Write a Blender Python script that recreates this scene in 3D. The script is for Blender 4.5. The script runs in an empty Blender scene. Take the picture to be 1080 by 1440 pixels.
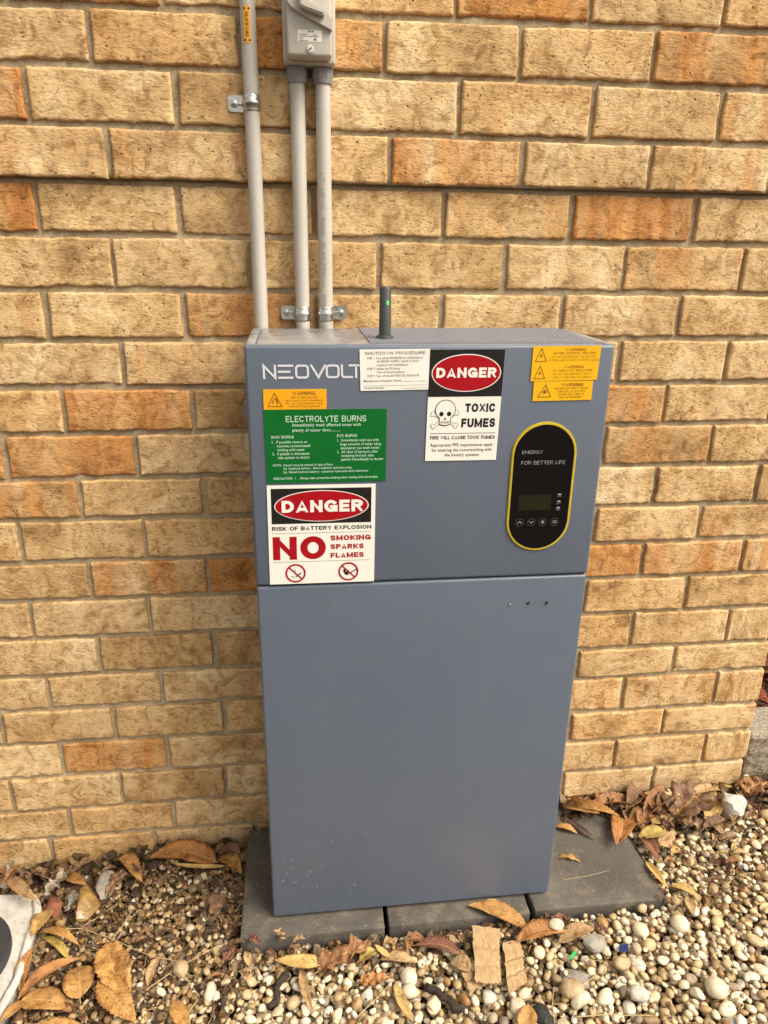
import bpy, bmesh, math, random
import numpy as np
from mathutils import Vector, Matrix, Euler, noise as mnoise

random.seed(7); rng = np.random.default_rng(7)
SC = bpy.context.scene
COL = SC.collection
Z0 = 1.85                       # shifts the surveyed heights so that the soil lies near z = 0

# ------------------------------------------------------------------ camera
FPX, PITCH, YAW, ROLL = 1020.04, -0.3531, -0.1221, -0.0150
CAM = np.array([0.5563, -1.4181, -0.4484 + Z0])
def _rot(p, y, r):
    cy, sy, cp, sp, cr, sr = math.cos(y), math.sin(y), math.cos(p), math.sin(p), math.cos(r), math.sin(r)
    return (np.array([[cy, -sy, 0], [sy, cy, 0], [0, 0, 1]]) @ np.array([[1, 0, 0], [0, cp, -sp], [0, sp, cp]])
            @ np.array([[cr, 0, sr], [0, 1, 0], [-sr, 0, cr]]))
RM = _rot(PITCH, YAW, ROLL)
cd = bpy.data.cameras.new('camera'); cam = bpy.data.objects.new('camera', cd); COL.objects.link(cam)
cd.sensor_fit = 'HORIZONTAL'; cd.sensor_width = 36; cd.lens = 36 * FPX / 1080
cd.clip_start = 0.01; cd.clip_end = 1000
cam.matrix_world = Matrix(((RM[0, 0], RM[0, 2], -RM[0, 1], CAM[0]), (RM[1, 0], RM[1, 2], -RM[1, 1], CAM[1]),
                           (RM[2, 0], RM[2, 2], -RM[2, 1], CAM[2]), (0, 0, 0, 1)))
SC.camera = cam
SC.render.resolution_x, SC.render.resolution_y = 768, 1024
def at(px, py, y=None, z=None):
    """point of the place on the plane y = const or z = const seen at a photo pixel"""
    d = RM @ np.array([(px - 540) / FPX, 1, -(py - 720) / FPX])
    t = (y - CAM[1]) / d[1] if y is not None else (z - CAM[2]) / d[2]
    p = CAM + t * d
    return Vector(p.tolist())

# ------------------------------------------------------------------ light
SUN_EL, SUN_AZ = math.radians(50), math.radians(57)     # azimuth measured from the wall's normal towards the right
w = bpy.data.worlds.new('World'); SC.world = w; w.use_nodes = True
nt = w.node_tree; nt.nodes.clear()
sky = nt.nodes.new('ShaderNodeTexSky'); sky.sky_type = 'NISHITA'; sky.sun_disc = False
sky.sun_elevation = SUN_EL; sky.sun_rotation = math.pi - SUN_AZ; sky.dust_density = 4.0; sky.air_density = 1.0
hs = nt.nodes.new('ShaderNodeHueSaturation'); hs.inputs['Saturation'].default_value = 0.22
tint = nt.nodes.new('ShaderNodeMix'); tint.data_type = 'RGBA'; tint.blend_type = 'MULTIPLY'
tint.inputs[0].default_value = 1; tint.inputs[7].default_value = (1.0, 0.955, 0.87, 1)
bg = nt.nodes.new('ShaderNodeBackground'); bg.inputs['Strength'].default_value = 0.09
wo = nt.nodes.new('ShaderNodeOutputWorld')
nt.links.new(sky.outputs[0], hs.inputs['Color']); nt.links.new(hs.outputs[0], tint.inputs[6])
nt.links.new(tint.outputs[2], bg.inputs[0]); nt.links.new(bg.outputs[0], wo.inputs[0])
sd = bpy.data.lights.new('sun', 'SUN'); sd.energy = 1.5; sd.angle = math.radians(42); sd.color = (1, 0.93, 0.82)
sun = bpy.data.objects.new('sun', sd); COL.objects.link(sun)
sdir = Vector((math.sin(SUN_AZ) * math.cos(SUN_EL), -math.cos(SUN_AZ) * math.cos(SUN_EL), math.sin(SUN_EL)))
sun.rotation_euler = sdir.to_track_quat('Z', 'Y').to_euler()
SC.view_settings.view_transform = 'Standard'; SC.view_settings.look = 'None'
SC.view_settings.gamma = 1; SC.view_settings.exposure = 1.42; SC.view_settings.use_curve_mapping = False

# ------------------------------------------------------------------ helpers
def thing(name, label, cat, loc=(0, 0, 0), group=None):
    o = bpy.data.objects.new(name, None); COL.objects.link(o); o.empty_display_size = .02
    o.location = loc; tag(o, label, cat, group); return o
def tag(o, label=None, cat=None, group=None, kind=None):
    if label: o['label'] = label
    if cat: o['category'] = cat
    if group: o['group'] = group
    if kind: o['kind'] = kind
    return o
def link(name, me, mat=None, parent=None, smooth=False):
    o = bpy.data.objects.new(name, me); COL.objects.link(o)
    if mat is not None and not me.materials: me.materials.append(mat)
    if parent is not None:
        o.parent = parent
        o.matrix_parent_inverse = Matrix.Translation(parent.location).inverted() if parent.parent is None and parent.type == 'EMPTY' else Matrix()
    if smooth: me.polygons.foreach_set('use_smooth', [True] * len(me.polygons))
    return o
def pydata(name, v, f, mat=None, parent=None, smooth=False):
    me = bpy.data.meshes.new(name); me.from_pydata([tuple(p) for p in v], [], f); me.update()
    return link(name, me, mat, parent, smooth)
def bm_obj(name, bm, mat=None, parent=None, smooth=False):
    me = bpy.data.meshes.new(name); bm.normal_update(); bm.to_mesh(me); bm.free()
    return link(name, me, mat, parent, smooth)
def add_box(bm, x0, x1, y0, y1, z0, z1, bev=0, seg=2):
    r = bmesh.ops.create_cube(bm, size=1)
    vs = r['verts']
    for v in vs: v.co = Vector(((x0 + x1) / 2 + v.co.x * (x1 - x0), (y0 + y1) / 2 + v.co.y * (y1 - y0), (z0 + z1) / 2 + v.co.z * (z1 - z0)))
    if bev:
        es = list({e for v in vs for e in v.link_edges})
        bmesh.ops.bevel(bm, geom=es, offset=bev, segments=seg, affect='EDGES', profile=.5)
def box(name, x0, x1, y0, y1, z0, z1, mat, parent=None, bev=0, seg=2):
    bm = bmesh.new(); add_box(bm, x0, x1, y0, y1, z0, z1, bev, seg)
    o = bm_obj(name, bm, mat, parent)
    if bev: autosmooth(o)
    return o
def autosmooth(o, ang=40):
    me = o.data; me.polygons.foreach_set('use_smooth', [True] * len(me.polygons)); me.update()
    bm = bmesh.new(); bm.from_mesh(me)
    for e in bm.edges: e.smooth = not (len(e.link_faces) == 2 and e.calc_face_angle(0) > math.radians(ang))
    bm.to_mesh(me); bm.free()
def tube_mesh(bm, pts, radii, seg=16, cap=True):
    """a swept tube along a polyline"""
    rings = []
    for i, p in enumerate(pts):
        p = Vector(p); a = Vector(pts[max(0, i - 1)]); b = Vector(pts[min(len(pts) - 1, i + 1)])
        t = (b - a).normalized(); n = t.cross(Vector((.03, 1, .02))).normalized(); m = t.cross(n)
        r = radii[i] if hasattr(radii, '__len__') else radii
        rings.append([bm.verts.new(p + (n * math.cos(2 * math.pi * k / seg) + m * math.sin(2 * math.pi * k / seg)) * r) for k in range(seg)])
    for a, b in zip(rings, rings[1:]):
        for k in range(seg): bm.faces.new((a[k], a[(k + 1) % seg], b[(k + 1) % seg], b[k]))
    if cap:
        bm.faces.new(rings[0][::-1]); bm.faces.new(rings[-1])
def tube(name, pts, r, mat, parent=None, seg=24):
    bm = bmesh.new(); tube_mesh(bm, pts, r, seg); bmesh.ops.recalc_face_normals(bm, faces=bm.faces)
    o = bm_obj(name, bm, mat, parent); autosmooth(o, 50); return o

# ---- material helper
class N:
    def __init__(s, name):
        s.m = bpy.data.materials.new(name); s.m.use_nodes = True; s.t = s.m.node_tree; s.b = s.t.nodes['Principled BSDF']
    def n(s, typ, **kw):
        x = s.t.nodes.new('ShaderNode' + typ)
        for k, v in kw.items():
            if k.startswith('i_'): x.inputs[int(k[2:]) if k[2:].isdigit() else k[2:]].default_value = v
            else: setattr(x, k, v)
        return x
    def l(s, a, b): s.t.links.new(a, b)
    def coords(s, rand=False, scale=(1, 1, 1)):
        tc = s.n('TexCoord'); mp = s.n('Mapping'); mp.inputs['Scale'].default_value = scale
        s.l(tc.outputs['Object'], mp.inputs[0])
        if rand:
            oi = s.n('ObjectInfo'); mu = s.n('Math', operation='MULTIPLY'); mu.inputs[1].default_value = 53.0
            s.l(oi.outputs['Random'], mu.inputs[0]); cx = s.n('CombineXYZ')
            for i in range(3): s.l(mu.outputs[0], cx.inputs[i])
            s.l(cx.outputs[0], mp.inputs['Location'])
        return mp.outputs[0]
    def noise(s, co, scale, detail=4, rough=.55, dist=0):
        x = s.n('TexNoise'); x.inputs['Scale'].default_value = scale; x.inputs['Detail'].default_value = detail
        x.inputs['Roughness'].default_value = rough; x.inputs['Distortion'].default_value = dist
        if co is not None: s.l(co, x.inputs['Vector'])
        return x.outputs['Fac']
    def ramp(s, fac, stops):
        x = s.n('ValToRGB'); e = x.color_ramp.elements
        while len(e) < len(stops): e.new(.5)
        for k, (p, c) in enumerate(stops):
            e[k].position = p; e[k].color = (c, c, c, 1) if not hasattr(c, '__len__') else (*c[:3], 1)
        s.l(fac, x.inputs[0]); return x.outputs[0]
    def mix(s, a, b, fac, mode='MIX'):
        x = s.n('Mix', data_type='RGBA', blend_type=mode)
        for v, i in ((fac, 0), (a, 6), (b, 7)):
            if isinstance(v, (int, float)): x.inputs[i].default_value = v if i == 0 else (v, v, v, 1)
            elif isinstance(v, tuple): x.inputs[i].default_value = (*v[:3], 1)
            else: s.l(v, x.inputs[i])
        return x.outputs[2]
    def math(s, op, a, b=0.0):
        x = s.n('Math', operation=op)
        for i, v in ((0, a), (1, b)):
            if isinstance(v, (int, float)): x.inputs[i].default_value = v
            else: s.l(v, x.inputs[i])
        return x.outputs[0]
    def bump(s, h, strength, dist, prev=None):
        x = s.n('Bump'); x.inputs['Strength'].default_value = strength; x.inputs['Distance'].default_value = dist
        s.l(h, x.inputs['Height'])
        if prev is not None: s.l(prev, x.inputs['Normal'])
        return x.outputs[0]
    def out(s, col=None, rough=None, normal=None, metal=None, spec=None):
        for v, k in ((col, 'Base Color'), (rough, 'Roughness'), (normal, 'Normal'), (metal, 'Metallic'), (spec, 'Specular IOR Level')):
            if v is None: continue
            if isinstance(v, (int, float)): s.b.inputs[k].default_value = v
            elif isinstance(v, tuple): s.b.inputs[k].default_value = (*v[:3], 1)
            else: s.l(v, s.b.inputs[k])
        return s.m
def plain(name, col, rough=.5, metal=0, spec=.5, grain=0.08, gscale=60):
    """a colour with a faint uneven wear so that nothing is perfectly flat"""
    m = N(name); co = m.coords()
    f = m.noise(co, gscale, 5, .6)
    c = m.mix(col, tuple(x * (1 - grain * 2.2) for x in col), m.ramp(f, [(.35, 0), (.75, 1)]))
    return m.out(c, m.math('ADD', rough - .05, m.math('MULTIPLY', m.noise(co, gscale * .35, 3), .1)), None, metal, spec)

# ------------------------------------------------------------------ materials
def brick_material():
    m = N('brick_clay'); co = m.coords(True)
    at_ = m.n('Attribute', attribute_type='OBJECT', attribute_name='tone'); tone = at_.outputs['Fac']
    oi = m.n('ObjectInfo')
    base = m.ramp(m.noise(co, 9, 5, .6, .6), [(.29, (.40, .248, .112)), (.48, (.62, .415, .198)), (.72, (.79, .605, .350))])
    # each brick a little lighter or darker, warmer or paler
    base = m.mix(base, m.ramp(oi.outputs['Random'], [(0, (.82, .76, .70)), (.3, (1, .97, .93)), (.6, (1.02, 1.02, 1.05)), (1, (1.0, .90, .78))]), 1, 'MULTIPLY')
    # vertical flame bands of the firing
    mp = m.n('Mapping'); mp.inputs['Scale'].default_value = (16, 3, 1.6); m.l(co, mp.inputs[0])
    band = m.noise(mp.outputs[0], 1.3, 4, .55, .3)
    th = m.math('SUBTRACT', m.math('ADD', m.math('MULTIPLY', tone, .53), band), .72)
    th = m.math('MULTIPLY', th, 3.2)
    cl = m.n('Clamp'); m.l(th, cl.inputs[0])
    orange = m.ramp(m.noise(mp.outputs[0], 2.6, 5, .6), [(.3, (.42, .155, .038)), (.55, (.56, .245, .070)), (.75, (.65, .345, .125))])
    c = m.mix(base, orange, m.math('MULTIPLY', cl.outputs[0], .9))
    # dark grimy mottling, drag marks and pits
    c = m.mix(c, m.ramp(m.noise(co, 34, 6, .7, 1.2), [(.35, (.50, .42, .33)), (.52, (1, 1, 1)), (.75, (1.08, 1.08, 1.08))]), .85, 'MULTIPLY')
    mp2 = m.n('Mapping'); mp2.inputs['Scale'].default_value = (.55, 1, 1.25); m.l(co, mp2.inputs[0])
    pit = m.noise(mp2.outputs[0], 240, 3, .6)
    c = m.mix(c, m.ramp(pit, [(.30, (.30, .21, .13)), (.395, (.9, .88, .85)), (.5, (1, 1, 1)), (.68, (1.10, 1.10, 1.08))]), m.ramp(oi.outputs['Random'], [(0, .5), (.35, .95), (.6, .6), (.8, 1.0), (1, .75)]), 'MULTIPLY')
    vo = m.n('TexVoronoi'); vo.inputs['Scale'].default_value = 70; vo.inputs['Randomness'].default_value = 1; m.l(co, vo.inputs['Vector'])
    hole = m.ramp(vo.outputs['Distance'], [(.06, 0), (.16, 1)])
    gate = m.ramp(m.noise(co, 30, 2), [(.50, 1), (.56, 0)])
    hole2 = m.math('MAXIMUM', hole, gate)
    c = m.mix(c, m.mix((.25, .17, .10), (1, 1, 1), hole2), .85, 'MULTIPLY')
    salt = m.math('MULTIPLY', m.ramp(m.noise(co, 21, 6, .7, .8), [(.66, 0), (.76, 1)]), m.ramp(m.noise(co, 130, 3), [(.4, .2), (.6, 1)]))
    c = m.mix(c, (.78, .66, .50), m.math('MULTIPLY', salt, .55))
    nb = m.bump(m.noise(mp2.outputs[0], 42, 6, .68), .55, .005)
    nb = m.bump(pit, .55, .0026, nb); nb = m.bump(hole2, .8, .002, nb)
    return m.out(c, .93, nb, 0, .2)
def mortar_material():
    m = N('mortar'); co = m.coords()
    c = m.ramp(m.noise(co, 14, 6, .65), [(.3, (.34, .26, .155)), (.6, (.48, .385, .245)), (.8, (.56, .475, .33))])
    c = m.mix(c, m.ramp(m.noise(co, 260, 3), [(.35, (.6, .55, .5)), (.5, (1, 1, 1))]), .6, 'MULTIPLY')
    return m.out(c, .95, m.bump(m.noise(co, 120, 6, .7), .8, .004), 0, .15)
def cabinet_material():
    m = N('slate_blue_paint'); co = m.coords()
    c = m.ramp(m.noise(co, 3.2, 4, .6), [(.3, (.099, .119, .155)), (.7, (.109, .129, .166))])
    # a smeared dusty patch low on the door
    geo = m.n('VectorMath', operation='DISTANCE'); tc = m.n('TexCoord'); m.l(tc.outputs['Object'], geo.inputs[0]); geo.inputs[1].default_value = (.90, -.27, .20)
    sm = m.ramp(m.math('ADD', geo.outputs['Value'], m.math('MULTIPLY', m.noise(co, 16, 4), .10)), [(.075, 1), (.17, 0)])
    c = m.mix(c, (.19, .185, .175), m.math('MULTIPLY', m.math('MULTIPLY', sm, m.ramp(m.noise(co, 34, 6, .7), [(.35, .1), (.6, 1)])), .22))
    # thin dust, run-down streaks and dried splashes
    mps = m.n('Mapping'); mps.inputs['Scale'].default_value = (30, 1, 1.4); m.l(co, mps.inputs[0])
    c = m.mix(c, (.20, .205, .21), m.math('MULTIPLY', m.ramp(m.noise(mps.outputs[0], 1.6, 5, .65), [(.52, 0), (.72, 1)]), .05))
    c = m.mix(c, (.23, .22, .20), m.math('MULTIPLY', m.ramp(m.noise(co, 26, 6, .75, .6), [(.58, 0), (.74, 1)]), .16))
    sp = m.ramp(m.noise(co, 420, 2, .5), [(.66, 0), (.76, 1)])
    c = m.mix(c, (.24, .25, .28), m.math('MULTIPLY', sp, .4))
    return m.out(c, m.ramp(m.noise(co, 8, 5), [(.3, .36), (.7, .48)]), m.bump(m.noise(co, 900, 2), .12, .0004), 0, .5)
def mottled_top_material():
    m = N('mottled_top_paint'); co = m.coords()
    f = m.noise(co, 9, 6, .65, 1.0)
    c = m.ramp(f, [(.35, (.19, .19, .21)), (.55, (.27, .25, .235)), (.7, (.36, .32, .27))])  # blotches of grey and tan, paler and browner than the cabinet front
    return m.out(c, m.ramp(f, [(.3, .16), (.65, .42)]), m.bump(m.noise(co, 300, 2), .1, .0004), 0, .6)
def pvc_material():
    m = N('grey_pvc'); co = m.coords(True)
    c = m.ramp(m.noise(co, 6, 5, .6), [(.3, (.43, .395, .335)), (.7, (.51, .47, .41))])
    c = m.mix(c, m.ramp(m.noise(co, 60, 4, .7), [(.28, (.72, .66, .58)), (.42, (1, 1, 1))]), .5, 'MULTIPLY')
    return m.out(c, .42, m.bump(m.noise(co, 40, 3), .06, .001), 0, .45)
def paver_material():
    m = N('charcoal_paver'); co = m.coords(True)
    c = m.ramp(m.noise(co, 7, 6, .65), [(.3, (.068, .059, .049)), (.55, (.102, .089, .074)), (.8, (.15, .13, .107))])
    dust = m.ramp(m.noise(co, 13, 8, .8, .15), [(.50, 0), (.64, 1)])
    c = m.mix(c, (.27, .21, .135), m.math('MULTIPLY', dust, .45))
    c = m.mix(c, (.42, .35, .24), m.math('MULTIPLY', m.ramp(m.noise(co, 190, 3, .6), [(.66, 0), (.72, 1)]), .7))
    # pale scratches
    mp = m.n('Mapping'); mp.inputs['Scale'].default_value = (1, 6, 1); mp.inputs['Rotation'].default_value = (0, 0, .35); m.l(co, mp.inputs[0])
    scr = m.ramp(m.noise(mp.outputs[0], 11, 2, .4, .3), [(.493, 0), (.5, 1), (.507, 0)])
    gate = m.ramp(m.noise(co, 9, 2), [(.54, 0), (.62, 1)])
    c = m.mix(c, (.38, .34, .29), m.math('MULTIPLY', m.math('MULTIPLY', scr, gate), .4))
    nb = m.bump(m.noise(co, 170, 6, .75), .8, .0022); nb = m.bump(m.noise(co, 14, 4), .4, .004, nb)
    return m.out(c, .82, nb, 0, .3)
def pebble_material():
    m = N('pebble_stone'); co = m.coords()
    a = m.n('Attribute', attribute_name='col')
    c = m.mix(a.outputs['Color'], m.ramp(m.noise(co, 110, 5, .65), [(.3, (.66, .57, .46)), (.6, (1.05, 1.03, 1.0))]), .8, 'MULTIPLY')
    c = m.mix(c, m.ramp(m.noise(co, 420, 3), [(.3, (.6, .52, .42)), (.42, (1, 1, 1))]), .5, 'MULTIPLY')
    return m.out(c, .55, m.bump(m.noise(co, 260, 4, .6), .35, .0015), 0, .4)
def stone_material(name, c0, c1, rough=.7, scale=60, spec=.4):
    m = N(name); co = m.coords(True)
    c = m.ramp(m.noise(co, scale, 6, .65, .5), [(.3, c0), (.7, c1)])
    c = m.mix(c, m.ramp(m.noise(co, scale * 6, 3), [(.3, (.55, .5, .45)), (.45, (1, 1, 1))]), .5, 'MULTIPLY')
    nb = m.bump(m.noise(co, scale * 1.2, 5, .6), .6, .004); nb = m.bump(m.noise(co, scale * 6, 3), .4, .001, nb)
    return m.out(c, rough, nb, 0, spec)
def soil_material():
    m = N('soil'); co = m.coords()
    c = m.ramp(m.noise(co, 40, 7, .7), [(.3, (.035, .022, .012)), (.6, (.085, .055, .03)), (.8, (.15, .10, .06))])
    return m.out(c, .95, m.bump(m.noise(co, 150, 5), 1, .008), 0, .1)
def litter_material():
    m = N('leaf_litter'); co = m.coords(); a = m.n('Attribute', attribute_name='col')
    c = m.mix(a.outputs['Color'], m.ramp(m.noise(co, 200, 4, .6), [(.3, (.55, .45, .35)), (.6, (1, 1, 1))]), .8, 'MULTIPLY')
    return m.out(c, .85, m.bump(m.noise(co, 300, 3), .5, .001), 0, .2)
def leaf_material():
    m = N('dry_leaf'); co = m.coords(True); oi = m.n('ObjectInfo'); uv = m.n('UVMap', uv_map='uv')
    sp = m.n('SeparateXYZ'); m.l(uv.outputs[0], sp.inputs[0]); u, v = sp.outputs[0], sp.outputs[1]
    a = m.math('ABSOLUTE', v)
    c = m.mix(oi.outputs['Color'], m.ramp(m.noise(co, 34, 6, .72, .8), [(.32, (.36, .26, .18)), (.46, (.82, .78, .74)), (.56, (1.02, 1.02, 1.02)), (.72, (1.28, 1.36, 1.4))]), .95, 'MULTIPLY')
    # browner towards the margin, blotched
    edge = m.math('ADD', a, m.math('MULTIPLY', m.math('SUBTRACT', m.noise(co, 70, 4), .5), .9))
    c = m.mix(c, m.mix(c, (.42, .25, .14), 1, 'MULTIPLY'), m.math('MULTIPLY', m.ramp(edge, [(.72, 0), (1.05, 1)]), .7))
    # side veins slanting from the midrib, and the midrib
    ph = m.math('SUBTRACT', m.math('MULTIPLY', u, 13), m.math('MULTIPLY', a, 3.2))
    fr = m.math('ABSOLUTE', m.math('SUBTRACT', m.math('FRACT', ph), .5))
    vein = m.ramp(fr, [(.03, 1), (.10, 0)])
    mid = m.ramp(a, [(.03, 1), (.075, 0)])
    c = m.mix(c, m.mix(c, (.55, .45, .36), 1, 'MULTIPLY'), m.math('MULTIPLY', vein, .5))
    c = m.mix(c, (.46, .28, .11), m.math('MULTIPLY', mid, .6))
    c = m.mix(c, (.06, .03, .015), m.math('MULTIPLY', m.ramp(m.noise(co, 140, 2), [(.62, 0), (.70, 1)]), .7))
    nb = m.bump(m.math('MAXIMUM', vein, mid), .5, .0012); nb = m.bump(m.noise(co, 120, 4), .6, .0015, nb)
    m.out(c, .62, nb, 0, .35)
    return m.m
def cardboard_material():
    m = N('fibrous_board'); co = m.coords(True)
    mp = m.n('Mapping'); mp.inputs['Scale'].default_value = (3, .6, 3); m.l(co, mp.inputs[0])
    c = m.ramp(m.noise(mp.outputs[0], 90, 5, .7), [(.3, (.36, .22, .10)), (.6, (.52, .35, .18)), (.8, (.60, .43, .25))])
    return m.out(c, .9, m.bump(m.noise(mp.outputs[0], 160, 5, .7), .9, .003), 0, .15)
def bark_material(name, c0, c1):
    m = N(name); co = m.coords(True)
    mp = m.n('Mapping'); mp.inputs['Scale'].default_value = (1, 5, 5); m.l(co, mp.inputs[0])
    c = m.ramp(m.noise(mp.outputs[0], 60, 5, .7), [(.3, c0), (.7, c1)])
    return m.out(c, .9, m.bump(m.noise(mp.outputs[0], 90, 4), .9, .002), 0, .2)
def zinc_material():
    m = N('galvanised_steel'); co = m.coords(True)
    c = m.ramp(m.noise(co, 120, 3), [(.3, (.42, .41, .38)), (.7, (.62, .61, .57))])
    return m.out(c, m.ramp(m.noise(co, 90, 4), [(.3, .22), (.7, .42)]), m.bump(m.noise(co, 200, 2), .1, .0005), 1)
def emis(name, col, st):
    m = N(name); m.b.inputs['Base Color'].default_value = (*col, 1); m.b.inputs['Emission Color'].default_value = (*col, 1)
    m.b.inputs['Emission Strength'].default_value = st; return m.m

M = dict(brick=brick_material(), mortar=mortar_material(), cab=cabinet_material(), top=mottled_top_material(), pvc=pvc_material(),
         paver=paver_material(), pebble=pebble_material(), soil=soil_material(), litter=litter_material(), leaf=leaf_material(),
         board=cardboard_material(), zinc=zinc_material(),
         fitting=plain('grey_fitting', (.27, .255, .245), .5), switch=plain('switch_grey', (.50, .455, .385), .45, grain=.04),
         seam=plain('dark_seam', (.02, .02, .022), .7), grille=plain('grille_paint', (.20, .21, .24), .45), logo=plain('silver_print', (.62, .63, .66), .4, grain=.03),
         white=plain('sign_white', (.80, .765, .685), .38, spec=.25, grain=.03, gscale=25), black=plain('print_black', (.018, .016, .015), .35, spec=.25, grain=.1),
         red=plain('print_red', (.36, .006, .012), .35, spec=.25, grain=.04), yellow=plain('sign_yellow', (.80, .43, .004), .38, grain=.03),
         orangey=plain('sign_amber', (.80, .36, .006), .38, grain=.03), brown=plain('print_brown', (.20, .075, .006), .4), faint=plain('print_faint_brown', (.52, .24, .008), .4),
         green=plain('sign_green', (.004, .125, .020), .35, spec=.25, grain=.05), mint=plain('print_pale_green', (.62, .80, .66), .4), greyprint=plain('print_grey', (.25, .22, .18), .4),
         glass=plain('black_panel_glass', (.004, .004, .005), .10, grain=.0), ring=plain('panel_yellow_trim', (.56, .40, .035), .3, grain=.04),
         lcd=plain('lcd_olive', (.016, .0165, .008), .2), panelprint=plain('panel_print', (.36, .36, .36), .4), antenna=plain('antenna_grey', (.052, .056, .050), .5),
         rubber=plain('dark_rubber', (.03, .03, .032), .6), led=emis('green_led', (.03, .55, .07), 1.0),
         conc=stone_material('pale_concrete', (.36, .33, .28), (.62, .59, .53), .85, 18), agg=stone_material('exposed_aggregate', (.10, .08, .055), (.42, .355, .26), .85, 130),
         gold=stone_material('amber_quartz', (.16, .09, .025), (.40, .25, .085), .22, 45, .6), whitestone=stone_material('white_stone', (.30, .27, .22), (.60, .55, .46), .7, 45),
         greystone=stone_material('grey_stone', (.17, .15, .12), (.34, .30, .24), .75, 60), redstone=stone_material('brick_red_stone', (.16, .055, .03), (.28, .10, .055), .85, 60),
         cream=stone_material('cream_stone', (.50, .40, .26), (.70, .60, .44), .5, 50), tan=stone_material('tan_stone', (.30, .20, .10), (.48, .35, .20), .55, 55),
         bark=bark_material('dark_bark', (.018, .012, .009), (.075, .055, .042)), straw=bark_material('dry_straw', (.36, .25, .11), (.58, .45, .25)),
         twig=bark_material('brown_twig', (.09, .05, .025), (.22, .14, .075)), char=stone_material('charcoal', (.008, .007, .006), (.04, .035, .03), .7, 90),
         bluep=plain('blue_plastic', (.012, .03, .12), .3), greenp=plain('green_plastic', (.04, .42, .10), .35), grass=plain('lawn_green', (.06, .12, .025), .9, gscale=20, grain=.3))
# ------------------------------------------------------------------ brick wall
ROWS = {0: [642, 834, 1021], 1: [124, 540, 734, 920], 2: [36, 247, 647, 833, 1013], 3: [152, 548, 735, 915], 4: [52, 251, 623.5, 804, 976.5],
        5: [159, 533, 710, 879, 1045], 6: [65, 258, 620, 790, 955], 7: [172, 870, 1023], 8: [88, 272, 936], 9: [7, 191, 849, 1001], 10: [112, 287, 921, 1065],
        11: [28, 203, 837, 984], 12: [127, 293, 903, 1044], 13: [44, 211, 822, 965], 14: [139, 301, 888, 1024], 15: [68, 227, 947], 16: [3, 161, 316, 876, 1006],
        17: [86, 236, 933], 18: [16.5, 171, 317, 865, 990], 19: [98.5, 244.5, 917.5], 20: [73, 219]}
BL = [3, 88, 172, 252, 328, 407, 479, 546, 612, 675, 733, 793, 847, 900, 953, 1001, 1048, 1096, 1142, 1182]
BR = [42, 123, 203, 274, 344, 413, 476, 538, 595.5, 652.5, 709, 759, 808, 856, 905, 945, 992, 1030, 1072]
STEP = -.014                                    # the upper four courses stand proud of the rest
CORNER = 1.680
def face(r): return STEP if r <= 3 else 0.0
CH = .0886
def bed(k):
    """a bed joint: (height at x = 0, slope)"""
    yl = face(k)
    kk = min(max(k, 1), 19)
    a = at(33, BL[kk - 1], y=yl); b = at(1002, BR[kk - 1], y=yl)
    s = (b.z - a.z) / (b.x - a.x)
    if k == 20:
        a = at(33, BL[19], y=0)
    dz = (k - kk) * CH if k != 20 else 0
    return a.z - s * a.x - dz, s
BEDS = {k: bed(k) for k in range(-2, 23)}
TONES = {(0, 738): .9, (1, 230): .35, (1, 505): .8, (1, 1000): .7, (2, 10): 1, (2, 1045): .6, (3, 640): .75, (3, 1000): .45, (4, 20): .95, (4, 715): .5,
         (4, 890): 1.0, (5, 80): .35, (5, 960): .5, (6, 305): .8, (6, 705): .3, (6, 580): .3, (7, 255): .6, (8, 180): .85, (8, 890): .7, (9, 100): .85, (9, -20): 1, (9, 925): .6,
         (10, 50): .65, (10, 200): .35, (11, 1040): .4, (12, 210): .8, (12, 340): 1, (12, 865): .9, (12, 975): .7, (12, 1070): .5, (16, 830): .6, (16, 940): .6,
         (17, 160): .9, (6, 30): .35, (3, 80): .35, (20, 30): .4}

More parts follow.
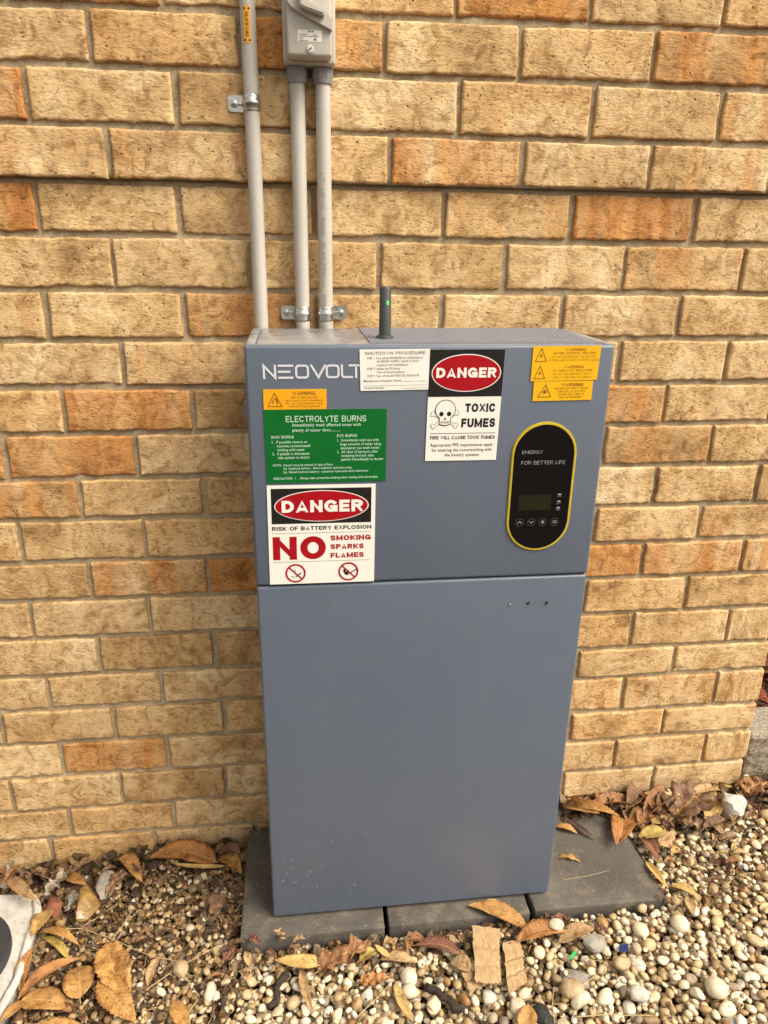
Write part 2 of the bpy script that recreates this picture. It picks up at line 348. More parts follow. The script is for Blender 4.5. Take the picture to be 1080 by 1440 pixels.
def brick_mesh(seed):
    rr = random.Random(seed); nx, nz = 34, 9
    L, H, R = .115, .038, .0026
    us = [-1, -.985, -.955] + [-.9 + 1.8 * i / (nx - 7) for i in range(nx - 6)] + [.955, .985, 1]
    vs = [-1, -.955, -.88] + [-.72 + 1.44 * i / (nz - 7 + 0) for i in range(nz - 6)] + [.88, .955, 1]
    off = Vector((rr.uniform(0, 90), rr.uniform(0, 90), rr.uniform(0, 90)))
    def nz3(x, z, s, k): return mnoise.noise(Vector((x * s, z * s, k)) + off)
    V = []; F = []
    wl = [rr.uniform(-.0012, .0012) for _ in range(4)]
    for j, v in enumerate(vs):
        for i, u in enumerate(us):
            x, z = u * L, v * H
            # wavering arrises; the lower one is the roughest
            bz = max(0, abs(v) - .6) / .4; bx = max(0, abs(u) - .85) / .15
            if v < 0: z += bz * (nz3(x, 0, 26, 1) * .0030 + nz3(x, 0, 110, 3) * .0024)
            else: z += bz * (nz3(x, 0, 22, 5) * .0024 + nz3(x, 0, 90, 7) * .0014)
            x += bx * math.copysign(1, u) * (nz3(0, z, 45, 9) * .0032 + nz3(0, z, 120, 19) * .0012 + wl[0 if u < 0 else 1])
            dx = L - abs(u) * L; dz = H - abs(v) * H
            def rd(d, rad): return 0 if d >= rad else rad - math.sqrt(max(0, rad * rad - (rad - d) ** 2))
            y = rd(dx, R) + rd(dz, R) + nz3(x, z, 22, 11) * .0016 + nz3(x, z, 75, 13) * .0008
            if v < -.7: y += (nz3(x, z, 85, 15) * .0032 + max(0, nz3(x, z, 40, 17)) * .004) * min(1, (-v - .7) / .2)
            V.append((x, y, z))
    n = len(us)
    for j in range(len(vs) - 1):
        for i in range(n - 1):
            a = j * n + i; F.append((a, a + 1, a + n + 1, a + n))
    ring = [i for i in range(n)] + [j * n + n - 1 for j in range(1, len(vs))] + [(len(vs) - 1) * n + i for i in range(n - 2, -1, -1)] + [j * n for j in range(len(vs) - 2, 0, -1)]
    b0 = len(V)
    for k in ring: V.append((V[k][0], .105, V[k][2]))
    m_ = len(ring)
    for k in range(m_):
        a, b = ring[k], ring[(k + 1) % m_]; F.append((b, a, b0 + k, b0 + (k + 1) % m_))
    F.append(tuple(range(b0, b0 + m_)))
    me = bpy.data.meshes.new('brick'); me.from_pydata(V, [], F); me.materials.append(M['brick'])
    me.polygons.foreach_set('use_smooth', [True] * (len(F) - m_ - 1) + [False] * (m_ + 1)); me.update()
    return me
BV = [brick_mesh(s) for s in range(16)]
wall = thing('brick_wall', 'tan and orange clay brick wall behind the grey battery cabinet', 'wall', (.55, 0, 0))
XL = -.62
prev = None
for r in range(-2, 22):
    fy = face(r)
    zt0, s0 = BEDS[r]; zb0, s1 = BEDS[r + 1]
    src = r if r in ROWS else {-1: 1, -2: 0, 21: 19}[r]
    js = []
    for px in ROWS[src]:
        zmid = lambda x: ((BEDS[src][0] + BEDS[src][1] * x) + (BEDS[src + 1][0] + BEDS[src + 1][1] * x)) / 2
        x = .5
        for _ in range(6):
            # walk down the pixel column until the row's middle height is met
            lo, hi = -200, 1500
            for _k in range(22):
                mid = (lo + hi) / 2; p = at(px, mid, y=face(src))
                if p.z > zmid(p.x): lo = mid
                else: hi = mid
            x = p.x; break
        js.append(x)
    full = [js[0]]
    for a, b in zip(js, js[1:]):
        n = max(1, round((b - a) / .24))
        full += [a + (b - a) * (i + 1) / n for i in range(n)]
    while full[0] > XL: full.insert(0, full[0] - .2395)
    while full[-1] < CORNER - .30: full.append(full[-1] + .2395)
    if CORNER - full[-1] > .16 and CORNER - full[-1] > .26: full.append(full[-1] + .2395)
    if CORNER - full[-1] < .06: full[-1] = CORNER + .005
    else: full.append(CORNER + .005)
    for i, (a, b) in enumerate(zip(full, full[1:])):
        xc = (a + b) / 2; ln = b - a - random.uniform(.0085, .0115)
        zt = zt0 + s0 * xc; zb = zb0 + s1 * xc; ht = zt - zb - random.uniform(.009, .0125)
        o = bpy.data.objects.new('brick', random.choice(BV)); COL.objects.link(o)
        o.parent = wall; o.matrix_parent_inverse = Matrix.Translation((-.55, 0, 0))
        flip = random.choice((1, 1))
        o.location = (xc, fy + random.uniform(-.0015, .0018), (zt + zb) / 2)
        o.rotation_euler = (random.uniform(-.006, .006), -math.atan((s0 + s1) / 2) + random.uniform(-.002, .002), random.uniform(-.006, .006))
        o.scale = (ln / .23, 1, ht / .076)
        tone = random.uniform(-.1, .34)
        for (tr, tpx), tv in TONES.items():
            if tr == r:
                zc = (zt + zb) / 2; d = RM.T @ (np.array([xc, fy, zc]) - CAM); pxx = 540 + FPX * d[0] / d[1]
                da = RM.T @ (np.array([a, fy, zc]) - CAM); db = RM.T @ (np.array([b, fy, zc]) - CAM)
                if 540 + FPX * da[0] / da[1] <= tpx <= 540 + FPX * db[0] / db[1]: tone = tv
        o['tone'] = float(tone)
zs = BEDS[4][0] + BEDS[4][1] * .6
bm = bmesh.new()
def rough_sheet(bm, x0, x1, z0, z1, y, back, nx, nz, amp):
    V = [[bm.verts.new((x0 + (x1 - x0) * i / nx, y + amp * mnoise.noise(Vector((i * .9, j * .9, 4.2))), z0 + (z1 - z0) * j / nz)) for i in range(nx + 1)] for j in range(nz + 1)]
    for j in range(nz):
        for i in range(nx): bm.faces.new((V[j][i], V[j][i + 1], V[j + 1][i + 1], V[j + 1][i]))
    B = [bm.verts.new((x, back, z)) for x, z in ((x0, z0), (x1, z0), (x1, z1), (x0, z1))]
    bm.faces.new(B[::-1])
    bm.faces.new([*V[0][::-1], B[0], B[1]]); bm.faces.new([*V[nz], B[2], B[3]])
    bm.faces.new([*[V[j][0] for j in range(nz + 1)], B[3], B[0]]); bm.faces.new([*[V[j][nx] for j in range(nz, -1, -1)], B[1], B[2]])
rough_sheet(bm, XL - .1, CORNER - .006, -.15, zs + .004, .0075, .112, 260, 210, .0034)
rough_sheet(bm, XL - .1, CORNER - .007, zs + .0045, 2.06, STEP + .0072, .1125, 260, 50, .0034)
bm_obj('mortar', bm, M['mortar'], wall, True)

# ------------------------------------------------------------------ ground
PAV_TOP = .070
def soil_h(x, y): return -.015 + .036 * min(max(x, -.3), 1.75) + .004 * math.sin(x * 9 + y * 7)
def sheet(name, x0, x1, y0, y1, nx, ny, fn, mat):
    xs = np.linspace(x0, x1, nx + 1); ys = np.linspace(y0, y1, ny + 1)
    V = [(x, y, fn(x, y)) for y in ys for x in xs]
    F = [(j * (nx + 1) + i, j * (nx + 1) + i + 1, (j + 1) * (nx + 1) + i + 1, (j + 1) * (nx + 1) + i) for j in range(ny) for i in range(nx)]
    return pydata(name, V, F, mat, None, True)
def gxy(a): return math.copysign(abs(a) ** 3, a)
xs = [gxy(a) * 250 for a in np.linspace(-1, 1, 61)]
def gh(x, y):
    f = min(1, max(0, (math.hypot(x - .6, y) - 2.2) / 4))
    return (soil_h(x, y) - .004) * (1 - f) - .02 * f
V = []; F = []
xs = sorted(set([round(x + .6, 4) for x in xs])); n = len(xs)
for y in xs:
    for x in xs: V.append((x, y, gh(x, y)))
for j in range(n - 1):
    for i in range(n - 1): F.append((j * n + i, j * n + i + 1, (j + 1) * n + i + 1, (j + 1) * n + i))
tag(pydata('ground', V, F, M['soil'], None, True), 'dark soil under the pebbles and leaf litter', kind='structure')

# pavers first (the gravel packs round them)
PAV = [(.4105, .7075), (.7165, 1.0205), (1.0315, 1.3285)]
PLAB = ['charcoal concrete paver under the left front corner of the cabinet', 'middle charcoal concrete paver hidden mostly under the cabinet', 'charcoal concrete paver jutting out past the right side of the cabinet']
for k, (x0, x1) in enumerate(PAV):
    bm = bmesh.new()
    yf = (-.311, -.309, -.306)[k]; yb = yf + .297
    top = PAV_TOP + (0, -.001, .001)[k]
    add_box(bm, x0, x1, yf, yb, top - .05, top, .0032, 2)
    bmesh.ops.subdivide_edges(bm, edges=[e for e in bm.edges if e.calc_length() > .1], cuts=14, use_grid_fill=True)
    for v in bm.verts:
        n_ = mnoise.noise(v.co * 38 + Vector((k * 9, 0, 0))) * .0011 + mnoise.noise(v.co * 110) * .0007
        v.co += Vector((n_, n_ * .8, n_ * .6))
        if k == 2: v.co.x += (v.co.y - yf) * -.055       # the last one lies slightly askew
    o = bm_obj('concrete_paver', bm, M['paver']); autosmooth(o, 55)
    tag(o, PLAB[k], 'paver', 'charcoal pavers under the cabinet')

# ---- gravel: pebbles dropped one by one on a height field, the lowest of several places taken
GX0, GX1, GY0, GY1, RES = -.32, 2.05, -.72, .30, .003
gw, gh_ = int((GX1 - GX0) / RES), int((GY1 - GY0) / RES)
HX = GX0 + (np.arange(gw) + .5) * RES; HY = GY0 + (np.arange(gh_) + .5) * RES
HM = np.array([[soil_h(x, y) for x in HX] for y in HY])
XX, YY = np.meshgrid(HX, HY)
BLOCK = np.zeros_like(HM, bool)
for k, (x0, x1) in enumerate(PAV): BLOCK |= (XX > x0 - .002) & (XX < x1 - (.0 if k < 2 else .055 * np.clip(YY + .31, 0, .3)) + .002) & (YY > -.313) & (YY < -.01)
BLOCK |= (YY > -.002) & (XX < CORNER + .02)
slab_poly = [at(px, py, z=.03) for px, py in ((-160, 1262), (52, 1262), (57, 1278), (44, 1322), (25, 1382), (-2, 1432), (-60, 1520), (-220, 1560))]
def in_poly(X, Y, poly):
    ins = np.zeros(X.shape, bool); n = len(poly); j = n - 1
    for i in range(n):
        xi, yi, xj, yj = poly[i].x, poly[i].y, poly[j].x, poly[j].y
        ins ^= ((yi > Y) != (yj > Y)) & (X < (xj - xi) * (Y - yi) / (yj - yi + 1e-12) + xi); j = i
    return ins
BLOCK |= in_poly(XX, YY, slab_poly)
BLOCK |= (XX > 1.70) & (YY > .045)
PB = BLOCK & (XX > .35) & (XX < 1.40) & (YY < -.009)
HM[PB] = np.maximum(HM[PB], PAV_TOP)
SB_ = in_poly(XX, YY, slab_poly); HM[SB_] = .05
def ico(sub):
    bm = bmesh.new(); bmesh.ops.create_icosphere(bm, subdivisions=sub, radius=1)
    v = np.array([x.co[:] for x in bm.verts]); bm.verts.ensure_lookup_table(); f = np.array([[x.index for x in p.verts] for p in bm.faces]); bm.free(); return v, f
IV2, IF2 = ico(2); IV3, IF3 = ico(3)
PALETTE = np.array([(.68, .56, .37), (.74, .65, .47), (.58, .44, .25), (.76, .70, .57), (.46, .33, .17), (.38, .27, .14), (.36, .29, .20), (.58, .45, .25), (.26, .21, .15), (.42, .24, .10)])
PW = np.array([.22, .20, .16, .10, .10, .05, .05, .08, .02, .02])
PV = []; PF = []; PC = []; nv = 0
def drop(cx, cy, a, b, c, ang):
    R = max(a, b)
    i0 = int((cx - R - GX0) / RES); i1 = int((cx + R - GX0) / RES) + 1; j0 = int((cy - R - GY0) / RES); j1 = int((cy + R - GY0) / RES) + 1
    if i0 < 0 or j0 < 0 or i1 >= gw or j1 >= gh_: return None
    X = XX[j0:j1, i0:i1] - cx; Y = YY[j0:j1, i0:i1] - cy
    u = (X * math.cos(ang) + Y * math.sin(ang)) / a; v = (-X * math.sin(ang) + Y * math.cos(ang)) / b
    q = 1 - u * u - v * v; m = q > 0
    if not m.any() or (BLOCK[j0:j1, i0:i1] & m & (q > .15)).any(): return None
    h = np.where(m, np.sqrt(np.maximum(q, 0)) * c, 0)
    t = np.where(m & (q > .12), HM[j0:j1, i0:i1] + h, -9)
    z = t.max() - c * .12
    return z, (j0, j1, i0, i1), h, m
def commit(z, sl, h, m):
    j0, j1, i0, i1 = sl
    HM[j0:j1, i0:i1] = np.where(m, np.maximum(HM[j0:j1, i0:i1], z + h * .92), HM[j0:j1, i0:i1])
def shape(a, b, c, ang, fine, angular=.0):
    iv, f = (IV3, IF3) if fine else (IV2, IF2)
    d = iv.copy()
    for _ in range(3):
        ax = rng.normal(size=3); ax /= np.linalg.norm(ax)
        s = d @ ax; d = d * (1 + rng.uniform(-.16, .16) * s)[:, None]
    for _ in range(int(rng.integers(2, 9))):     # worn and broken flats
        ax = rng.normal(size=3); ax /= np.linalg.norm(ax); lim = rng.uniform(.58, .92)
        s = d @ ax; ex = np.maximum(0, s - lim); d = d - ax[None] * (ex * .8)[:, None]
    d = d * np.array([a, b, c])
    t1, t2 = rng.uniform(-.35, .35, 2)
    Rx = np.array([[1, 0, 0], [0, math.cos(t1), -math.sin(t1)], [0, math.sin(t1), math.cos(t1)]]); Ry = np.array([[math.cos(t2), 0, math.sin(t2)], [0, 1, 0], [-math.sin(t2), 0, math.cos(t2)]])
    Rz = np.array([[math.cos(ang), -math.sin(ang), 0], [math.sin(ang), math.cos(ang), 0], [0, 0, 1]])
    return d @ (Rz @ Rx @ Ry).T, f
def fineness(x, y):     # 0 coarse cream gravel, 1 fine gravel and litter
    f = 1 / (1 + math.exp((x - .30) * 14))
    return f
NP = 15500
for k in range(NP):
    t = k / NP
    best = None
    for c_ in range(6):
        x = rng.uniform(GX0 + .02, 1.95); y = rng.uniform(GY0 + .03, -.004 if x < CORNER else .2)
        # litter strip along the wall carries few pebbles
        wallstrip = (y > -.055 - .03 * math.sin(x * 11)) and x > .35
        if wallstrip and rng.random() < .75: continue
        if x < .3 and y > -.10 and rng.random() < .7: continue
        if x < .16 and rng.random() < .5: continue
        fi = fineness(x, y)
        s = (math.exp(rng.normal(math.log(.0080), .40)) * (1 - fi) + math.exp(rng.normal(math.log(.0058), .30)) * fi)
        s = min(s, .0165)
        a = s * rng.uniform(1.0, 1.45); b = s * rng.uniform(.85, 1.05); c = s * rng.uniform(.58, .85); ang = rng.uniform(0, 6.28)
        r = drop(x, y, a, b, c, ang)
        if r and (best is None or r[0] - soil_h(x, y) < best[0][0] - soil_h(best[1][0], best[1][1])): best = (r, (x, y, a, b, c, ang))
    if best is None: continue
    (z, sl, h, m), (x, y, a, b, c, ang) = best
    if z - soil_h(x, y) > .038: continue
    commit(z, sl, h, m)
    d, f = shape(a, b, c, ang, max(a, b) > .0125)
    PV.append(d + np.array([x, y, z])); PF.append(f + nv); nv += len(d)
    col = PALETTE[rng.choice(len(PALETTE), p=PW / PW.sum())] * rng.uniform(.82, 1.06)
    fi = fineness(x, y)
    if rng.random() < .14 + .66 * fi: col = col * np.array([.74, .66, .56])
    if rng.random() < .45 * fi: col = col * np.array([.66, .57, .48])
    PC.append(np.tile(np.append(col, 1), (len(d), 1)))
def raw_mesh(name, V, F, C, mat, smooth=True):
    V = np.concatenate(V).astype(np.float32); F = np.concatenate(F).astype(np.int32); C = np.concatenate(C).astype(np.float32)
    me = bpy.data.meshes.new(name); k = F.shape[1]
    me.vertices.add(len(V)); me.vertices.foreach_set('co', V.ravel())
    me.loops.add(F.size); me.loops.foreach_set('vertex_index', F.ravel())
    me.polygons.add(len(F)); me.polygons.foreach_set('loop_start', np.arange(0, F.size, k, dtype=np.int32)); me.polygons.foreach_set('loop_total', np.full(len(F), k, np.int32))
    me.polygons.foreach_set('use_smooth', np.full(len(F), smooth)); me.update(calc_edges=True); me.validate()
    at_ = me.color_attributes.new('col', 'FLOAT_COLOR', 'POINT'); at_.data.foreach_set('color', C.ravel())
    return link(name, me, mat)
IV1, IF1 = ico(1)
for k in range(9000):                            # grit between the pebbles
    x = rng.uniform(-.25, 1.9); y = rng.uniform(-.66, -.004); i = int((x - GX0) / RES); j = int((y - GY0) / RES)
    if BLOCK[j, i]: continue
    z = HM[max(0, j - 2):j + 3, max(0, i - 2):i + 3].min(); s_ = rng.uniform(.0012, .0034); d = IV1 * (s_ * rng.uniform(.6, 1.3, 3)) * rng.uniform(.8, 1.2, (len(IV1), 1))
    PV.append(d + np.array([x, y, z + s_ * .3])); PF.append(IF1 + nv); nv += len(d)
    PC.append(np.tile(np.append(PALETTE[rng.choice(len(PALETTE), p=PW / PW.sum())] * rng.uniform(.5, 1.0), 1), (len(d), 1)))
tag(raw_mesh('gravel', PV, PF, PC, M['pebble']), 'cream river pebbles loosely covering the ground', 'gravel', kind='stuff')
def surf(x, y, r=.006):
    i = int((x - GX0) / RES); j = int((y - GY0) / RES); k = max(1, int(r / RES))
    if i < 0 or j < 0 or i >= gw or j >= gh_: return soil_h(x, y)
    p = HM[max(0, j - k):j + k + 1, max(0, i - k):i + k + 1]
    return float(np.percentile(p, 75))
def on_ground(px, py, lift=0, r=.006):
    z = .03
    for _ in range(5):
        p = at(px, py, z=z); z = surf(p.x, p.y, r) + lift
    return at(px, py, z=z)

# ---- leaf litter crumbs
LV = []; LF = []; LC = []; nv = 0
LPAL = np.array([(.18, .10, .05), (.11, .065, .035), (.25, .15, .07), (.32, .20, .09), (.07, .045, .028), (.22, .16, .10), (.16, .08, .045)])
def flake(x, y, z, s, col):
    global nv
    n, m_ = 5, 3; V = []
    asp = rng.uniform(.3, .75); curl = rng.uniform(-1.6, 1.6); fold = rng.uniform(-1.2, 1.2)
    for i in range(n):
        t = i / (n - 1); wd = math.sin(math.pi * (.12 + .8 * t)) * asp * rng.uniform(.75, 1.15)
        for j in range(m_):
            v = (j - 1) * wd
            V.append((t - .5, v, curl * (t - .5) ** 2 + fold * abs(v) * .6 + rng.uniform(-.05, .05)))
    V = np.array(V) * s
    E = np.array(Euler((rng.normal(0, .4), rng.normal(0, .4), rng.uniform(0, 6.28))).to_matrix())
    V = V @ E.T; V[:, 2] += z - V[:, 2].min() * .6; V[:, 0] += x; V[:, 1] += y
    F = [(i * m_ + j, i * m_ + j + 1, (i + 1) * m_ + j + 1, (i + 1) * m_ + j) for i in range(n - 1) for j in range(m_ - 1)]
    LV.append(V); LF.append(np.array(F) + nv); nv += len(V); LC.append(np.tile(np.append(col * rng.uniform(.6, 1.3), 1), (len(V), 1)))
def litter(n, fx, fy, smin, smax, lift=.002, dark=1.0):
    for _ in range(n):
        x, y = fx(), fy()
        if y > -.004 and x < CORNER + .01: y = -.006
        i = int((x - GX0) / RES); j = int((y - GY0) / RES)
        if 0 <= i < gw and 0 <= j < gh_ and BLOCK[j, i] and y > -.30 and y < -.06 and x > .3 and x < 1.35: continue
        if 0 <= i < gw and 0 <= j < gh_ and BLOCK[j, i] and x < .2: continue
        flake(x, y, surf(x, y) - .004 + rng.uniform(0, lift), rng.uniform(smin, smax), LPAL[rng.integers(len(LPAL))] * dark)
U = rng.uniform
litter(650, lambda: U(1.18, 1.85), lambda: -abs(rng.normal(0, .045)), .010, .032, .010)
litter(520, lambda: U(-.3, .40), lambda: -abs(rng.normal(0, .05)), .008, .028, .008, .8)
litter(1500, lambda: U(-.3, .42), lambda: U(-.45, -.02), .005, .019, .004, .75)
litter(500, lambda: U(-.3, .20), lambda: U(-.40, -.02), .006, .022, .005, .7)
litter(420, lambda: U(.38, 1.1), lambda: -.318 - abs(rng.normal(0, .035)), .006, .020, .004)
litter(420, lambda: U(.38, 1.9), lambda: U(-.68, -.32), .004, .011, .002)
litter(300, lambda: U(1.30, 1.8), lambda: U(-.35, -.05), .006, .018, .003)
litter(120, lambda: .395 + rng.normal(0, .012), lambda: U(-.30, -.02), .008, .022, .005)
def straw_bit(x, y, L, col):
    global nv
    if BLOCK[int((y - GY0) / RES), int((x - GX0) / RES)]: return
    a = rng.uniform(0, 6.28); z = surf(x, y, .012) + .001; r = .0005; P = []
    for i in range(4):
        t = i / 3 - .5; px_, py_ = x + L * t * math.cos(a) - .08 * L * math.sin(a) * (t * t), y + L * t * math.sin(a)
        for j in range(3): P.append((px_ + r * math.cos(2.1 * j) * math.sin(a), py_ - r * math.cos(2.1 * j) * math.cos(a), z + r * math.sin(2.1 * j) + .004 * (i % 2) * rng.random()))
    LV.append(np.array(P)); LF.append(np.array([(i * 3 + j, i * 3 + (j + 1) % 3, (i + 1) * 3 + (j + 1) % 3, (i + 1) * 3 + j) for i in range(3) for j in range(3)]) + nv); nv += 12; LC.append(np.tile(np.append(col, 1), (12, 1)))
for _ in range(170): straw_bit(U(-.2, .42), U(-.45, -.02), U(.02, .07), np.array((.40, .29, .15)) * U(.5, 1.2))
for _ in range(90): straw_bit(U(.4, 1.85), U(-.62, -.33), U(.015, .06), np.array((.42, .31, .17)) * U(.5, 1.2))
for _ in range(60): straw_bit(U(1.35, 1.8), U(-.33, -.02), U(.015, .05), np.array((.36, .26, .14)) * U(.5, 1.2))
tag(raw_mesh('leaf_litter', LV, LF, LC, M['litter'], False), 'crumbled brown leaf litter among the pebbles and along the wall', 'litter', kind='stuff')

# ------------------------------------------------------------------ battery cabinet
CX0, CX1, CYF, CYB, CZB, CZT = .4763, 1.0728, -.2696, -.0415, .0765, 1.2550
SEAM = (at(363, 825, y=CYF).z + at(825, 808, y=CYF).z) / 2
cab = thing('battery_cabinet', 'tall slate blue battery cabinet covered in safety signs against the brick wall', 'battery cabinet', ((CX0 + CX1) / 2, -.15, PAV_TOP))
box('upper_cover', CX0, CX1, CYF, CYB, SEAM + .0013, CZT - .0012, M['cab'], cab, .0055, 4)
box('lower_cover', CX0 + .0006, CX1 - .0006, CYF + .0004, CYB, CZB, SEAM - .0013, M['cab'], cab, .0050, 4)
box('seam', CX0 + .004, CX1 - .004, CYF + .006, CYB - .002, SEAM - .004, SEAM + .004, M['seam'], cab)
box('base_plinth', CX0 + .02, CX1 - .02, CYF + .02, CYB - .002, PAV_TOP - .0005, CZB + .01, M['seam'], cab)
box('top_panel', CX0 + .0195, CX1 - .0195, CYF + .0055, CYB - .003, CZT - .004, CZT, M['top'], cab, .0008, 2)
box('side_flange', CX0 + .003, CX0 + .0165, CYF + .0055, CYB - .003, CZT - .004, CZT + .0003, M['top'], cab, .0008, 2)
box('side_flange', CX1 - .0165, CX1 - .003, CYF + .0055, CYB - .003, CZT - .004, CZT + .0003, M['top'], cab, .0008, 2)
# vent grille: a lattice of bars over a near-black sheet, its colour giving the shade in the holes
gx0, gx1, gy0, gy1 = at(512, 470, z=CZT).x, CX1 - .024, CYF + .014, CYB - .008
box('vent_dark_backing', gx0, gx1, gy0, gy1, CZT - .002, CZT + .0004, M['seam'], cab)
bm = bmesh.new()
nb = 58
for i in range(nb + 1):
    x = gx0 + (gx1 - gx0) * i / nb; add_box(bm, x - .0021, x + .0021, gy0, gy1, CZT + .0005, CZT + .0016)
for j in range(15):
    y = gy0 + (gy1 - gy0) * j / 14; add_box(bm, gx0 - .002, gx1 + .002, y - .0042, y + .0042, CZT + .0004, CZT + .0019)
bm_obj('vent_grille', bm, M['grille'], cab)
# antenna
ap = at(542, 478, z=CZT); ax, ay = ap.x, ap.y + .009
ah = at(542, 403, y=ay).z - CZT
bm = bmesh.new()
tube_mesh(bm, [(ax, ay, CZT + .001), (ax, ay, CZT + .006), (ax, ay, CZT + .007), (ax, ay, CZT + ah - .003), (ax, ay, CZT + ah)], [.0145, .0135, .0098, .0094, .0078], 28)
bmesh.ops.recalc_face_normals(bm, faces=bm.faces)
an = bm_obj('antenna', bm, M['antenna'], cab); autosmooth(an, 40); an['label'] = 'dark grey antenna stub with a green light'
lp = at(545, 426, y=ay - .0085)
bm = bmesh.new(); bmesh.ops.create_uvsphere(bm, u_segments=14, v_segments=10, radius=.0028, matrix=Matrix.Translation((lp.x, ay - .0078, lp.z)) @ Matrix.Diagonal((.8, .8, 1.5, 1)))
bm_obj('indicator_light', bm, M['led'], an, True)
# bracket bolts peeping out behind the left side
bp = at(345, 575, y=-.02)
bm = bmesh.new(); tube_mesh(bm, [(bp.x + .006, -.002, bp.z), (bp.x + .006, -.034, bp.z)], .0125, 20); bmesh.ops.recalc_face_normals(bm, faces=bm.faces)
autosmooth(bm_obj('mounting_bolt', bm, M['fitting'], cab))
for zz in (1.08, .35): box('mounting_bracket', CX0 + .05, CX1 - .05, CYB - .003, -.001, zz - .03, zz + .03, M['zinc'], cab)

# ---- flat print helpers: everything is laid on the front plane at small real offsets
TXT = {}
def _arc(cx, cy, rx, ry, a0, a1, n=12): return [(cx + rx * math.cos(math.radians(a0 + (a1 - a0) * k / n)), cy + ry * math.sin(math.radians(a0 + (a1 - a0) * k / n))) for k in range(n + 1)]
def glyph(ch, T):
    """(width, strokes) of a plain grotesque capital, cap height 1, stroke thickness T"""
    l = T / 2; b = T / 2; t = 1 - T / 2; m = .5
    W = dict(I=T, J=.55, E=.66, F=.62, L=.60, M=.92, W=1.12, T=.68, O=.84, G=.84, Q=.84, C=.80, D=.77, N=.78, H=.78, U=.76, A=.80, V=.76, X=.76, Y=.76, K=.76, Z=.68, S=.70, P=.70, R=.75, B=.74).get(ch, .6)
    if T > .18: W = W * 1.06 if ch != 'I' else T
    r = W - T / 2; c = W / 2; ry = (t - b) / 2; rx = (r - l) / 2
    if ch == 'A': S = [[(l * .9, -T / 2), (c, t + T * .1), (W - l * .9, -T / 2)], [(c - .15, .26), (c + .15, .26)]]
    elif ch == 'B': S = [[(l, b), (l, t)], [(l, t)] + _arc(r - .24, (m + t) / 2, .20, (t - m) / 2, 90, -90) + [(l, m)], [(l, m)] + _arc(r - .24, (m + b) / 2, .24, (m - b) / 2, 90, -90) + [(l, b)]]
    elif ch == 'C': S = [_arc(c, m, rx, ry, 42, 318, 20)]
    elif ch == 'D': S = [[(l, b), (l, t)] + _arc(r - .36, m, .36, ry, 90, -90, 16) + [(l, b)]]
    elif ch == 'E': S = [[(r, t), (l, t), (l, b), (r, b)], [(l, m), (r - .05, m)]]
    elif ch == 'F': S = [[(r, t), (l, t), (l, b)], [(l, m), (r - .06, m)]]
    elif ch == 'G': S = [_arc(c, m, rx, ry, 45, 325, 20), [(c + .06, m - .06), (r, m - .06), (r, b + .02)]]
    elif ch == 'H': S = [[(l, b), (l, t)], [(r, b), (r, t)], [(l, m), (r, m)]]
    elif ch == 'I': S = [[(l, b), (l, t)]]
    elif ch == 'J': S = [[(r, t)] + _arc(c, b + rx, rx, rx, 0, -170, 10)]
    elif ch == 'K': S = [[(l, b), (l, t)], [(r, t), (l + .05, .42)], [(c - .1, .54), (r, b)]]
    elif ch == 'L': S = [[(l, t), (l, b), (r, b)]]
    elif ch == 'M': S = [[(l, b), (l, t)], [(l, t), (c, b + .02), (r, t)], [(r, t), (r, b)]]
    elif ch == 'N': S = [[(l, b), (l, t)], [(l, t), (r, b)], [(r, b), (r, t)]]
    elif ch in 'O0Q': S = [_arc(c, m, rx, ry, 0, 360, 28)] + ([[(c + .1, .3), (r, b)]] if ch == 'Q' else [])
    elif ch == 'P': S = [[(l, b), (l, t)], [(l, t)] + _arc(r - .24, (m + t) / 2 - .02, .24, (t - m) / 2 + .02, 90, -90) + [(l, m - .04)]]
    elif ch == 'R': S = [[(l, b), (l, t)], [(l, t)] + _arc(r - .26, (m + t) / 2, .24, (t - m) / 2, 90, -90) + [(l, m)], [(c, m), (r, b - .08)]]
    elif ch == 'S': S = [_arc(c, (m + t) / 2, rx, (t - m) / 2, 25, 250, 12) + _arc(c, (m + b) / 2, rx, (m - b) / 2, 70, -155, 12)]
    elif ch == 'T': S = [[(l, t), (r, t)], [(c, t), (c, b)]]
    elif ch == 'U': S = [[(l, t)] + _arc(c, b + .30, rx, .30, 180, 360, 12) + [(r, t)]]
    elif ch == 'V': S = [[(l * .9, 1), (c, b - T * .1), (W - l * .9, 1)]]
    elif ch == 'W': S = [[(l * .9, 1), (W * .28, b), (c, t - .05), (W * .72, b), (W - l * .9, 1)]]
    elif ch == 'X': S = [[(l, t), (r, b)], [(l, b), (r, t)]]
    elif ch == 'Y': S = [[(l, t), (c, m), (r, t)], [(c, m), (c, b)]]
    elif ch == 'Z': S = [[(l, t), (r, t), (l, b), (r, b)]]
    elif ch == '1': W = .35; S = [[(0.05, .75), (.25, t), (.25, b)]]
    elif ch == '2': S = [_arc(c, t - .24, rx, .24, 170, -30, 10) + [(l, b), (r, b)]]
    elif ch == '3': S = [_arc(c, (m + t) / 2, rx, (t - m) / 2, 150, -90, 10), _arc(c, (m + b) / 2, rx, (m - b) / 2, 90, -150, 10)]
    elif ch in '.': W = T; S = [[(l, b), (l, b + .01)]]
    elif ch == '-': W = .35; S = [[(l, m - .1), (W - l, m - .1)]]
    elif ch == ':': W = T; S = [[(l, b), (l, b + .01)], [(l, .6), (l, .61)]]
    elif ch == '/': W = .4; S = [[(l, b), (W - l, t)]]
    else: W = .34; S = []
    return W, S
